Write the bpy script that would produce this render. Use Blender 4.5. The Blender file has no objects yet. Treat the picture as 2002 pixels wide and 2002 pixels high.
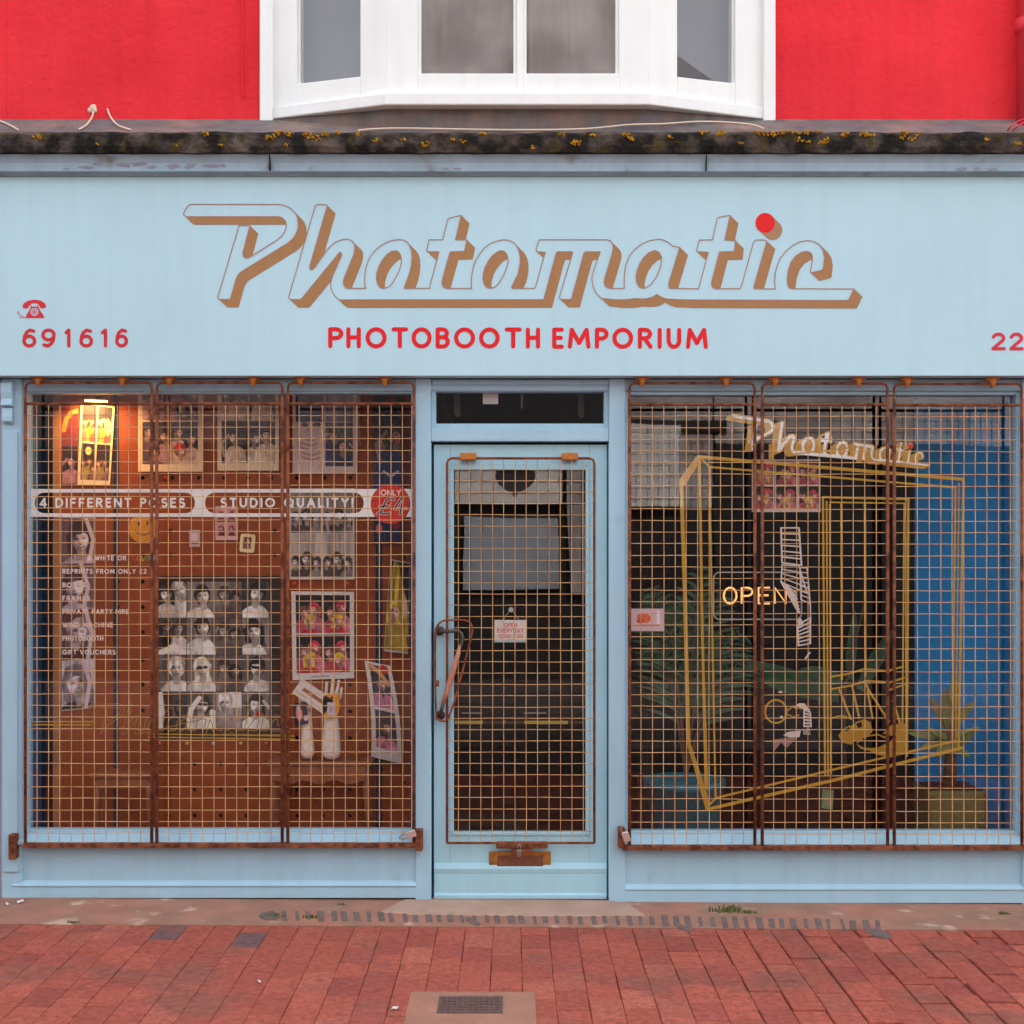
import bpy, bmesh, math, random
from mathutils import Vector, Matrix, noise
from mathutils.geometry import delaunay_2d_cdt

scene = bpy.context.scene
COL = scene.collection
R = math.radians
# ------------------------------------------------------------------ measures
# Facade plane y = 0, street towards -y, metres. PW is the photograph's width in its own pixels: points read
# off the photograph are turned into places on the plane (distance y) they stand on.
PW, FOC, DIST, EYE, HORIZ = 2002.0, 2635.0, 6.2, 1.588, 1085.0
def X(px, y=0.0): return (px - 1001.0) * (DIST + y) / FOC
def Z(py, y=0.0): return EYE + (HORIZ - py) * (DIST + y) / FOC
def P(px, py, y=0.0): return Vector((X(px, y), y, Z(py, y)))

# ------------------------------------------------------------------ camera
cam = bpy.data.cameras.new('camera'); cam_o = bpy.data.objects.new('camera', cam); COL.objects.link(cam_o)
cam.sensor_fit = 'HORIZONTAL'; cam.sensor_width = 36.0; cam.lens = 36.0 * FOC / PW
cam.shift_y = (HORIZ - 1001.0) / PW
cam.clip_start = 0.05; cam.clip_end = 500
cam_o.location = (0, -DIST, EYE); cam_o.rotation_euler = (R(90), 0, 0)
scene.camera = cam_o

# ------------------------------------------------------------------ sky, sun, exposure
SUN_EL, SUN_AZ = 50.0, 25.0            # azimuth measured from +y clockwise seen from above
world = bpy.data.worlds.new('World'); scene.world = world; world.use_nodes = True
wn = world.node_tree; bg = wn.nodes['Background']
sky = wn.nodes.new('ShaderNodeTexSky'); sky.sky_type = 'NISHITA'; sky.sun_disc = False
sky.sun_elevation = R(SUN_EL); sky.sun_rotation = R(SUN_AZ); sky.dust_density = 4.0; sky.air_density = 1.0
hs = wn.nodes.new('ShaderNodeHueSaturation'); hs.inputs['Saturation'].default_value = 0.28
wn.links.new(sky.outputs[0], hs.inputs['Color']); wn.links.new(hs.outputs[0], bg.inputs['Color'])
bg.inputs['Strength'].default_value = 0.15
sun = bpy.data.lights.new('sun', 'SUN'); sun.energy = 3.0; sun.angle = R(6); sun.color = (1.0, 0.97, 0.93)
sun_o = bpy.data.objects.new('sun', sun); COL.objects.link(sun_o)
sd = Vector((math.sin(R(SUN_AZ)) * math.cos(R(SUN_EL)), math.cos(R(SUN_AZ)) * math.cos(R(SUN_EL)), math.sin(R(SUN_EL))))
sun_o.rotation_euler = sd.to_track_quat('Z', 'Y').to_euler()
scene.view_settings.view_transform = 'Standard'; scene.view_settings.look = 'None'
scene.view_settings.gamma = 1.0; scene.view_settings.exposure = 2.28
scene.view_settings.use_curve_mapping = False
scene.render.engine = 'CYCLES'
scene.cycles.transparent_max_bounces = 24; scene.cycles.max_bounces = 10
scene.cycles.diffuse_bounces = 5; scene.cycles.glossy_bounces = 4
scene.cycles.sample_clamp_indirect = 6.0
scene.cycles.use_denoising = True

# ------------------------------------------------------------------ colour and materials
def lin(c):
    out = []
    for v in c[:3]:
        v = v / 255.0
        out.append(v / 12.92 if v <= 0.04045 else ((v + 0.055) / 1.055) ** 2.4)
    return tuple(out)
def rgba(c): return lin(c) + (1.0,)
MATS = {}
def mat(name, col, rough=0.6, var=0.12, vscale=6.0, col2=None, c2scale=3.0, c2amount=0.5, c2edge=0.1,
        bump=0.0, bscale=60.0, metal=0.0, streak=0.0, attr=False, emit=None, estr=0.0, spec=0.4, grain=0.0, col3=None, c3amount=0.6, c3scale=12.0):
    m = bpy.data.materials.new(name); m.use_nodes = True; MATS[name] = m
    nt = m.node_tree; N = nt.nodes; Lk = nt.links; b = N['Principled BSDF']
    tc = N.new('ShaderNodeTexCoord')
    def noi(scale, detail=5.0, vec=None):
        n = N.new('ShaderNodeTexNoise'); n.inputs['Scale'].default_value = scale; n.inputs['Detail'].default_value = detail
        Lk.new(vec or tc.outputs['Object'], n.inputs['Vector']); return n.outputs['Fac']
    def ramp(src, lo, hi, a=0.0, bb=1.0):
        r = N.new('ShaderNodeMapRange'); r.inputs['From Min'].default_value = lo; r.inputs['From Max'].default_value = hi
        r.inputs['To Min'].default_value = a; r.inputs['To Max'].default_value = bb
        Lk.new(src, r.inputs['Value']); return r.outputs['Result']
    if attr:
        a = N.new('ShaderNodeVertexColor'); a.layer_name = 'Col'; c = a.outputs['Color']
    else:
        rgb = N.new('ShaderNodeRGB'); rgb.outputs[0].default_value = rgba(col); c = rgb.outputs[0]
    def mix(fac, c1, c2, mode='MIX'):
        mx = N.new('ShaderNodeMix'); mx.data_type = 'RGBA'; mx.blend_type = mode
        if isinstance(fac, float): mx.inputs[0].default_value = fac
        else: Lk.new(fac, mx.inputs[0])
        Lk.new(c1, mx.inputs[6])
        if isinstance(c2, tuple): mx.inputs[7].default_value = c2
        else: Lk.new(c2, mx.inputs[7])
        return mx.outputs[2]
    if col2 is not None:
        c = mix(ramp(noi(c2scale, 8.0), 1 - c2amount - c2edge, 1 - c2amount + c2edge), c, rgba(col2))
    if col3 is not None:
        c = mix(ramp(noi(c3scale, 6.0), 1 - c3amount - 0.05, 1 - c3amount + 0.05), c, rgba(col3))
    if var:
        v = ramp(noi(vscale), 0.3, 0.7, 1 - var, 1 + var)
        hv = N.new('ShaderNodeHueSaturation'); Lk.new(v, hv.inputs['Value']); Lk.new(c, hv.inputs['Color']); c = hv.outputs[0]
    if grain:
        v = ramp(noi(420.0, 2.0), 0.3, 0.7, 1 - grain, 1 + grain)
        hv = N.new('ShaderNodeHueSaturation'); Lk.new(v, hv.inputs['Value']); Lk.new(c, hv.inputs['Color']); c = hv.outputs[0]
    if streak:
        mp = N.new('ShaderNodeMapping'); mp.inputs['Scale'].default_value = (9.0, 9.0, 0.7); Lk.new(tc.outputs['Object'], mp.inputs['Vector'])
        v = ramp(noi(2.0, 6.0, mp.outputs[0]), 0.42, 0.75, 1.0, 1 - streak)
        hv = N.new('ShaderNodeHueSaturation'); Lk.new(v, hv.inputs['Value']); Lk.new(c, hv.inputs['Color']); c = hv.outputs[0]
    Lk.new(c, b.inputs['Base Color'])
    b.inputs['Roughness'].default_value = rough; b.inputs['Metallic'].default_value = metal
    b.inputs['Specular IOR Level'].default_value = spec
    if bump:
        bp = N.new('ShaderNodeBump'); bp.inputs['Strength'].default_value = 1.0; bp.inputs['Distance'].default_value = bump
        Lk.new(noi(bscale, 6.0), bp.inputs['Height']); Lk.new(bp.outputs[0], b.inputs['Normal'])
    if emit is not None:
        b.inputs['Emission Color'].default_value = rgba(emit); b.inputs['Emission Strength'].default_value = estr
    return m

def glass(name, tint=(0.93, 0.95, 0.95), k=2.6, rough=0.0):
    m = bpy.data.materials.new(name); m.use_nodes = True; MATS[name] = m
    nt = m.node_tree; N = nt.nodes; Lk = nt.links
    for n in list(N): N.remove(n)
    out = N.new('ShaderNodeOutputMaterial'); tr = N.new('ShaderNodeBsdfTransparent'); tr.inputs[0].default_value = tint + (1,)
    gl = N.new('ShaderNodeBsdfGlossy'); gl.inputs['Roughness'].default_value = rough
    lw_ = N.new('ShaderNodeLayerWeight'); lw_.inputs['Blend'].default_value = 0.5
    pw = N.new('ShaderNodeMath'); pw.operation = 'POWER'; pw.inputs[1].default_value = 5.0; Lk.new(lw_.outputs['Facing'], pw.inputs[0])
    fr = N.new('ShaderNodeMath'); fr.operation = 'MULTIPLY_ADD'; fr.inputs[1].default_value = 0.96; fr.inputs[2].default_value = 0.04; Lk.new(pw.outputs[0], fr.inputs[0])
    mu = N.new('ShaderNodeMath'); mu.operation = 'MULTIPLY'; mu.use_clamp = True; mu.inputs[1].default_value = k
    tc = N.new('ShaderNodeTexCoord'); no = N.new('ShaderNodeTexNoise'); no.inputs['Scale'].default_value = 1.7; no.inputs['Detail'].default_value = 1.0
    bp = N.new('ShaderNodeBump'); bp.inputs['Strength'].default_value = 1.0; bp.inputs['Distance'].default_value = 0.0012
    mx = N.new('ShaderNodeMixShader')
    Lk.new(tc.outputs['Object'], no.inputs['Vector']); Lk.new(no.outputs['Fac'], bp.inputs['Height']); Lk.new(bp.outputs[0], gl.inputs['Normal'])
    Lk.new(fr.outputs[0], mu.inputs[0]); Lk.new(mu.outputs[0], mx.inputs[0]); Lk.new(tr.outputs[0], mx.inputs[1]); Lk.new(gl.outputs[0], mx.inputs[2])
    Lk.new(mx.outputs[0], out.inputs[0]); return m

M_fascia = mat('fascia_paint', (186, 222, 232), 0.62, 0.03, 1.6, streak=0.04, bump=0.0006, bscale=90, spec=0.25, grain=0.03)
M_blue = mat('joinery_paint', (168, 206, 224), 0.45, 0.04, 3.0, col2=(150, 188, 204), c2scale=5, c2amount=0.26, c2edge=0.07, streak=0.06, bump=0.0008, bscale=50, spec=0.35)
M_door = mat('door_paint', (172, 217, 230), 0.42, 0.04, 3.0, streak=0.06, bump=0.0006, bscale=50, spec=0.35)
M_cornice = mat('cornice_paint', (160, 188, 202), 0.55, 0.08, 5.0, col2=(128, 128, 124), c2scale=7, c2amount=0.32, c2edge=0.07, streak=0.12, bump=0.001, bscale=40)
M_red = mat('red_masonry_paint', (238, 54, 62), 0.75, 0.08, 1.3, col2=(222, 42, 52), c2scale=2.2, c2amount=0.45, c2edge=0.2, streak=0.10, bump=0.006, bscale=30, spec=0.15, grain=0.03)
M_redworn = mat('pink_red_paint', (214, 50, 62), 0.7, 0.08, 4.0, bump=0.002, bscale=30)
M_white = mat('white_window_paint', (240, 242, 238), 0.4, 0.03, 4.0, col2=(214, 208, 196), c2scale=6, c2amount=0.24, c2edge=0.06, streak=0.05, bump=0.0006, bscale=40)
M_stone = mat('mossy_stone', (92, 80, 72), 0.95, 0.35, 14.0, col2=(22, 18, 13), c2scale=9, c2amount=0.55, c2edge=0.10, col3=(66, 56, 22), c3amount=0.40, c3scale=16, bump=0.012, bscale=55)
M_lead = mat('weathered_lead', (106, 102, 102), 0.8, 0.18, 9.0, col2=(140, 112, 100), c2scale=5, c2amount=0.42, c2edge=0.12, streak=0.25, bump=0.003, bscale=45)
M_lichen = mat('yellow_lichen', (186, 138, 22), 0.95, 0.35, 60.0, bump=0.004, bscale=160)
M_rust = mat('rusty_steel', (134, 80, 54), 0.85, 0.25, 30.0, col2=(90, 48, 34), c2scale=26, c2amount=0.46, c2edge=0.10, col3=(160, 104, 66), c3amount=0.30, c3scale=40, bump=0.0015, bscale=150, spec=0.2)
M_hook = mat('bright_rust', (192, 120, 58), 0.8, 0.2, 40.0, col2=(150, 80, 34), c2scale=40, c2amount=0.38, c2edge=0.12, spec=0.2)
M_rod = mat('rusty_rod', (136, 76, 52), 0.75, 0.22, 24.0, col2=(104, 46, 30), c2scale=18, c2amount=0.45, c2edge=0.1, spec=0.25)
M_wire = mat('rust_tinted_wire', (214, 172, 120), 0.5, 0.14, 14.0, col2=(178, 122, 76), c2scale=11, c2amount=0.42, c2edge=0.15, spec=0.4)
M_steel = mat('dull_steel', (150, 148, 142), 0.35, 0.12, 30.0, metal=0.8)
M_chrome = mat('bright_steel', (222, 218, 208), 0.22, 0.05, 30.0, metal=0.7)
M_black = mat('soft_black', (22, 20, 20), 0.8, 0.2, 8.0)
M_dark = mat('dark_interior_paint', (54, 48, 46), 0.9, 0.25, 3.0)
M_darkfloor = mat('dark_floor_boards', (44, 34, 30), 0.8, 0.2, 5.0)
M_handle = mat('worn_handle_metal', (92, 84, 76), 0.5, 0.2, 40.0, metal=0.6)
M_grip = mat('worn_wood_grip', (186, 124, 100), 0.6, 0.15, 40.0)
M_brass = mat('tarnished_brass', (176, 118, 60), 0.5, 0.25, 40.0, metal=0.4, col2=(104, 66, 40), c2scale=30, c2amount=0.4)
M_peg = mat('pegboard', (158, 72, 22), 0.75, 0.18, 4.0, streak=0.12)
M_wood = mat('brown_wood', (142, 84, 50), 0.45, 0.2, 6.0, streak=0.3)
M_woodlight = mat('light_wood_edge', (180, 120, 70), 0.6, 0.15, 6.0, streak=0.2)
M_bluewall = mat('blue_display_paint', (0, 148, 218), 0.7, 0.06, 3.0)
M_bluewall2 = mat('deep_blue_display_paint', (36, 104, 160), 0.7, 0.06, 3.0)
M_print = mat('printed_surface', (255, 255, 255), 0.45, 0.06, 60.0, attr=True, spec=0.35)
M_paintart = mat('sign_paint', (255, 255, 255), 0.6, 0.05, 30.0, attr=True, spec=0.25)
M_vinyl = mat('window_vinyl', (255, 255, 255), 0.6, 0.03, 20.0, attr=True)
M_glass = glass('shop_glass', tint=(0.97, 0.98, 0.98), k=1.9)
M_glass2 = glass('bay_glass', k=3.0)
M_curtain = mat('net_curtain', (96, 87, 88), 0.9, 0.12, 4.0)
M_paver = mat('red_pavers', (255, 255, 255), 0.88, 0.20, 34.0, attr=True, col2=(104, 72, 66), c2scale=80, c2amount=0.36, c2edge=0.12, col3=(140, 84, 72), c3amount=0.42, c3scale=2.2, bump=0.005, bscale=110, spec=0.2, grain=0.22)
M_sand = mat('joint_sand', (126, 74, 64), 0.95, 0.3, 20.0, col2=(60, 44, 40), c2scale=3, c2amount=0.5, bump=0.003, bscale=150)
M_conc = mat('pinkish_concrete', (168, 116, 98), 0.92, 0.14, 7.0, col2=(150, 118, 100), c2scale=3.0, c2amount=0.5, c2edge=0.15, col3=(196, 166, 146), c3amount=0.33, c3scale=6, bump=0.004, bscale=120, spec=0.15, grain=0.08)
M_conc2 = mat('pale_concrete', (178, 148, 130), 0.92, 0.1, 12.0, col2=(160, 132, 114), c2scale=6, c2amount=0.42, c2edge=0.12, bump=0.003, bscale=120, spec=0.15, grain=0.06)
M_greybrick = mat('grey_edging_brick', (110, 92, 88), 0.9, 0.2, 20.0, bump=0.003, bscale=100)
M_iron = mat('cast_iron', (98, 76, 70), 0.7, 0.2, 40.0)
M_street = mat('street_surface', (62, 54, 52), 0.9, 0.2, 6.0)
M_grass = mat('weed_green', (92, 100, 52), 0.8, 0.25, 60.0)
M_cable = mat('white_cable', (228, 206, 184), 0.5, 0.05, 20.0)
M_greywall = mat('lilac_grey_render', (150, 148, 160), 0.85, 0.1, 5.0)
M_hand = mat('cream_mannequin', (232, 216, 198), 0.55, 0.06, 20.0)
M_orangepeg = mat('orange_peg', (226, 84, 44), 0.5, 0.05)
M_redpeg = mat('red_peg', (204, 52, 34), 0.5, 0.05)
M_yellowpeg = mat('yellow_peg', (204, 180, 60), 0.5, 0.05)
M_palepeg = mat('pale_blue_peg', (150, 180, 190), 0.5, 0.05)
M_teal = mat('teal_glaze', (26, 122, 136), 0.35, 0.15, 6.0)
M_olive = mat('olive_pot', (98, 92, 44), 0.6, 0.12, 6.0)
M_leaf = mat('palm_leaf', (48, 80, 47), 0.5, 0.3, 12.0, spec=0.4)
M_leaf2 = mat('broad_leaf', (44, 98, 58), 0.45, 0.3, 8.0)
M_aloe = mat('aloe_leaf', (128, 134, 78), 0.55, 0.25, 14.0, col2=(190, 140, 86), c2scale=9, c2amount=0.36, c2edge=0.1)
M_bark = mat('brown_stem', (112, 78, 58), 0.8, 0.25, 20.0)
M_soil = mat('potting_soil', (38, 28, 22), 0.95, 0.3, 60.0)
M_neon = mat('lit_letter_tube', (255, 196, 126), 0.4, 0.0, emit=(255, 176, 100), estr=0.24)
M_neonoff = mat('sign_border_tube', (186, 182, 176), 0.3, 0.05)
M_bulb = mat('warm_bulb', (255, 220, 150), 0.4, 0.0, emit=(255, 190, 90), estr=2.5)
M_oppwall = mat('opposite_render', (176, 166, 163), 0.85, 0.16, 2.4, col2=(138, 126, 122), c2scale=1.3, c2amount=0.42, c2edge=0.1, streak=0.3)
M_opppale = mat('opposite_cream', (214, 204, 198), 0.8, 0.05, 2.0)
M_oppshade = mat('opposite_dark_brick', (92, 84, 84), 0.85, 0.16, 2.4)
M_oppgrey = mat('opposite_window_grey', (150, 156, 164), 0.7, 0.15, 6.0)
M_oppdark = mat('opposite_dark', (34, 31, 32), 0.6, 0.1, 2.0)
M_slate = mat('slate_roof', (82, 80, 88), 0.7, 0.15, 4.0)

# ------------------------------------------------------------------ object helpers
def wloc(o):
    v = Vector((0, 0, 0))
    while o is not None:
        v = v + o.location; o = o.parent
    return v
def link(o, parent=None):
    COL.objects.link(o)
    if parent is not None:
        o.parent = parent; o.location = -wloc(parent)
    return o
def tag(o, label=None, cat=None, group=None, kind=None):
    if label: o['label'] = label
    if cat: o['category'] = cat
    if group: o['group'] = group
    if kind: o['kind'] = kind
    return o
def thing(name, loc, label, cat, group=None, kind=None):
    o = bpy.data.objects.new(name, None); COL.objects.link(o); o.location = loc; o.empty_display_size = 0.05
    return tag(o, label, cat, group, kind)

class MB:
    """collects geometry; build() links it as one mesh object"""
    def __init__(s): s.v = []; s.f = []; s.c = []
    def add(s, vs, fs, col=None):
        b = len(s.v); s.v += [tuple(v) for v in vs]
        for f in fs: s.f.append(tuple(b + i for i in f)); s.c.append(col)
        return s
    def box(s, x0, x1, y0, y1, z0, z1, col=None):
        vs = [(x, y, z) for z in (z0, z1) for y in (y0, y1) for x in (x0, x1)]
        return s.add(vs, [(0, 2, 3, 1), (4, 5, 7, 6), (0, 1, 5, 4), (2, 6, 7, 3), (0, 4, 6, 2), (1, 3, 7, 5)], col)
    def pbox(s, px0, px1, py0, py1, yf, yb):          # front face seen at that place on plane yf, reaching back to yb
        return s.box(X(px0, yf), X(px1, yf), yf, yb, Z(py1, yf), Z(py0, yf))
    def tube(s, pts, r, n=8, r2=None, caps=True, flat=1.0):
        pts = [Vector(p) for p in pts]; rings = []
        up = None
        for i, p in enumerate(pts):
            t = (pts[min(i + 1, len(pts) - 1)] - pts[max(i - 1, 0)])
            if t.length < 1e-9: t = Vector((0, 0, 1))
            t.normalize()
            if up is None: up = Vector((0, 1, 0)) if abs(t.y) < 0.9 else Vector((1, 0, 0))
            a = t.cross(up); 
            if a.length < 1e-6: a = t.cross(Vector((1, 0, 0)))
            a.normalize(); b = a.cross(t).normalized(); up = b
            k = i / max(1, len(pts) - 1)
            rr = r[i] if isinstance(r, (list, tuple)) else (r if r2 is None else r + (r2 - r) * k)
            rings.append([p + (a * math.cos(2 * math.pi * j / n) + b * flat * math.sin(2 * math.pi * j / n)) * rr for j in range(n)])
        vs = [v for rg in rings for v in rg]; fs = []
        for i in range(len(rings) - 1):
            for j in range(n):
                fs.append((i * n + j, i * n + (j + 1) % n, (i + 1) * n + (j + 1) % n, (i + 1) * n + j))
        if caps:
            fs.append(tuple(range(n - 1, -1, -1))); fs.append(tuple((len(rings) - 1) * n + j for j in range(n)))
        return s.add(vs, fs)
    def lathe(s, prof, c, n=28, axis='Z'):            # prof: (r, h)
        vs = []; fs = []
        for (r, h) in prof:
            for j in range(n):
                a = 2 * math.pi * j / n
                p = (r * math.cos(a), r * math.sin(a), h) if axis == 'Z' else (r * math.cos(a), h, r * math.sin(a))
                vs.append((c[0] + p[0], c[1] + p[1], c[2] + p[2]))
        for i in range(len(prof) - 1):
            for j in range(n):
                fs.append((i * n + j, i * n + (j + 1) % n, (i + 1) * n + (j + 1) % n, (i + 1) * n + j))
        fs.append(tuple(range(n - 1, -1, -1))); fs.append(tuple((len(prof) - 1) * n + j for j in range(n)))
        return s.add(vs, fs)
    def extr(s, prof, x0, x1, seg=1, jit=0.0, seed=0):  # closed profile of (y, z) drawn along x
        n = len(prof); vs = []; fs = []
        for i in range(seg + 1):
            x = x0 + (x1 - x0) * i / seg
            for k, (y, z) in enumerate(prof):
                dy = dz = 0.0
                if jit:
                    dy = noise.noise(Vector((x * 14, k * 1.7, seed))) * jit + noise.noise(Vector((x * 3, k * 0.6, seed + 9))) * jit
                    dz = noise.noise(Vector((x * 11, k * 2.1, seed + 5))) * jit
                vs.append((x, y + dy, z + dz))
        for i in range(seg):
            for k in range(n):
                fs.append((i * n + k, i * n + (k + 1) % n, (i + 1) * n + (k + 1) % n, (i + 1) * n + k))
        fs.append(tuple(range(n))); fs.append(tuple(seg * n + k for k in range(n - 1, -1, -1)))
        return s.add(vs, fs)
    def quad(s, a, b, c, d, col=None): return s.add([a, b, c, d], [(0, 1, 2, 3)], col)
    def build(s, name, m, parent=None, bevel=0.0, smooth=False, solid=0.0, subdiv=0, attr=False):
        me = bpy.data.meshes.new(name); me.from_pydata(s.v, [], s.f); me.validate(clean_customdata=False)
        bm = bmesh.new(); bm.from_mesh(me)
        if not attr: bmesh.ops.recalc_face_normals(bm, faces=bm.faces)
        bm.to_mesh(me); bm.free()
        me.materials.append(m)
        if attr:
            ca = me.color_attributes.new('Col', 'FLOAT_COLOR', 'CORNER')
            for p in me.polygons:
                c = s.c[p.index] or (0.5, 0.5, 0.5)
                for li in p.loop_indices: ca.data[li].color = (c[0], c[1], c[2], 1.0)
        if smooth:
            for p in me.polygons: p.use_smooth = True
        o = bpy.data.objects.new(name, me); link(o, parent)
        if bevel:
            b = o.modifiers.new('bevel', 'BEVEL'); b.width = bevel; b.segments = 2; b.limit_method = 'ANGLE'; b.angle_limit = R(40)
        if solid:
            q = o.modifiers.new('solid', 'SOLIDIFY'); q.thickness = solid; q.offset = -1.0
        if subdiv:
            q = o.modifiers.new('sub', 'SUBSURF'); q.levels = subdiv; q.render_levels = subdiv
        return o

# ------------------------------------------------------------------ flat artwork: painted layers merged into one sheet without overlaps
def area(p): return 0.5 * sum(p[i][0] * p[(i + 1) % len(p)][1] - p[(i + 1) % len(p)][0] * p[i][1] for i in range(len(p)))
def clip(poly, rect):
    x0, y0, x1, y1 = rect
    def cut(ps, ins, sec):
        out = []
        for i in range(len(ps)):
            a, b = ps[i - 1], ps[i]
            if ins(b):
                if not ins(a): out.append(sec(a, b))
                out.append(b)
            elif ins(a): out.append(sec(a, b))
        return out
    def sx(v): return lambda a, b: (v, a[1] + (b[1] - a[1]) * (v - a[0]) / (b[0] - a[0]))
    def sy(v): return lambda a, b: (a[0] + (b[0] - a[0]) * (v - a[1]) / (b[1] - a[1]), v)
    for ins, sec in ((lambda p: p[0] >= x0, sx(x0)), (lambda p: p[0] <= x1, sx(x1)), (lambda p: p[1] >= y0, sy(y0)), (lambda p: p[1] <= y1, sy(y1))):
        if len(poly) < 3: return []
        poly = cut(poly, ins, sec)
    return poly
def rect(x0, y0, x1, y1): return [(x0, y0), (x1, y0), (x1, y1), (x0, y1)]
def ell(cx, cy, rx, ry=None, n=14, rot=0.0):
    ry = rx if ry is None else ry; c, s = math.cos(rot), math.sin(rot); out = []
    for i in range(n):
        a = 2 * math.pi * i / n; u, v = rx * math.cos(a), ry * math.sin(a)
        out.append((cx + u * c - v * s, cy + u * s + v * c))
    return out
def rrect(x0, y0, x1, y1, r, n=5):
    out = []
    for cx, cy, a0 in ((x1 - r, y0 + r, -90), (x1 - r, y1 - r, 0), (x0 + r, y1 - r, 90), (x0 + r, y0 + r, 180)):
        for i in range(n + 1):
            a = R(a0 + 90 * i / n); out.append((cx + r * math.cos(a), cy + r * math.sin(a)))
    return out
def strokes(lines, w, closed=False, nd=8, caps=True):
    polys = []
    for ln in lines:
        pts = list(ln) + ([ln[0]] if closed else [])
        for a, b in zip(pts, pts[1:]):
            dx, dy = b[0] - a[0], b[1] - a[1]; l = math.hypot(dx, dy)
            if l < 1e-6: continue
            nx, ny = -dy / l * w / 2, dx / l * w / 2
            polys.append([(a[0] + nx, a[1] + ny), (a[0] - nx, a[1] - ny), (b[0] - nx, b[1] - ny), (b[0] + nx, b[1] + ny)])
        idx = range(len(pts)) if caps else range(1, len(pts) - 1)
        for i in idx: polys.append(ell(pts[i][0], pts[i][1], w / 2, n=nd, rot=0.2))
    return polys
def inside(p, poly):
    c = False; j = len(poly) - 1
    for i in range(len(poly)):
        if (poly[i][1] > p[1]) != (poly[j][1] > p[1]) and p[0] < (poly[j][0] - poly[i][0]) * (p[1] - poly[i][1]) / (poly[j][1] - poly[i][1]) + poly[i][0]: c = not c
        j = i
    return c
def tidy(poly):
    out = []
    for p in poly:
        if not out or math.hypot(p[0] - out[-1][0], p[1] - out[-1][1]) > .02: out.append(p)
    while len(out) > 2 and math.hypot(out[0][0] - out[-1][0], out[0][1] - out[-1][1]) <= .02: out.pop()
    return out
def simple(p):
    n = len(p)
    if n > 40: return True
    def o(a, b, c): return (b[0] - a[0]) * (c[1] - a[1]) - (b[1] - a[1]) * (c[0] - a[0])
    for i in range(n):
        a, b = p[i], p[(i + 1) % n]
        for j in range(i + 2, n):
            if i == 0 and j == n - 1: continue
            c, d = p[j], p[(j + 1) % n]
            if o(a, b, c) * o(a, b, d) < 0 and o(c, d, a) * o(c, d, b) < 0: return False
    return True
def art(name, layers, place, m, parent=None, solid=0.0, sub=0):
    """layers: (polygon, rgb or None to cut away); later ones lie over earlier ones. place: (px,py) -> point."""
    vs = []; fs = []; cols = []; pol = []
    for poly, c in layers:
        if poly is None or len(poly) < 3 or abs(area(poly)) < 1e-4: continue
        poly = tidy(poly)
        if len(poly) < 3 or not simple(poly): continue
        if area(poly) < 0: poly = poly[::-1]
        b = len(vs); vs += [Vector((p[0], p[1])) for p in poly]; fs.append(list(range(b, b + len(poly)))); cols.append(c); pol.append(poly)
    V, E, F, oV, oE, oF = delaunay_2d_cdt(vs, [], fs, 1, 1e-5, True)
    mb = MB(); mb.v = [tuple(place(v[0], v[1])) for v in V]
    for f, of in zip(F, oF):
        if not of: continue
        gx = sum(V[i][0] for i in f) / 3; gy = sum(V[i][1] for i in f) / 3; c = None
        for k in sorted(of, reverse=True):
            if inside((gx, gy), pol[k]): c = cols[k]; break
        if c is None: continue
        mb.f.append(tuple(f)); mb.c.append(lin(c))
    # face the street
    ff = []
    for f in mb.f:
        a, b, c = (Vector(mb.v[i]) for i in f[:3])
        n = (b - a).cross(c - a)
        ff.append(f if n.y <= 0 else f[::-1])
    mb.f = ff
    used = sorted({i for f in mb.f for i in f}); rm = {k: i for i, k in enumerate(used)}
    mb.v = [mb.v[k] for k in used]; mb.f = [tuple(rm[i] for i in f) for f in mb.f]
    return mb.build(name, m, parent, attr=True, solid=solid)
def on_plane(y): return lambda px, py: P(px, py, y)
def on_wall(p0, n):                                  # plane through p0 with normal n, met by the sight line through (px, py)
    p0 = Vector(p0); n = Vector(n); e = Vector((0, -DIST, EYE))
    def fn(px, py):
        d = Vector(((px - 1001.0) / FOC, 1.0, (HORIZ - py) / FOC)); return e + d * ((p0 - e).dot(n) / d.dot(n))
    return fn

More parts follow.
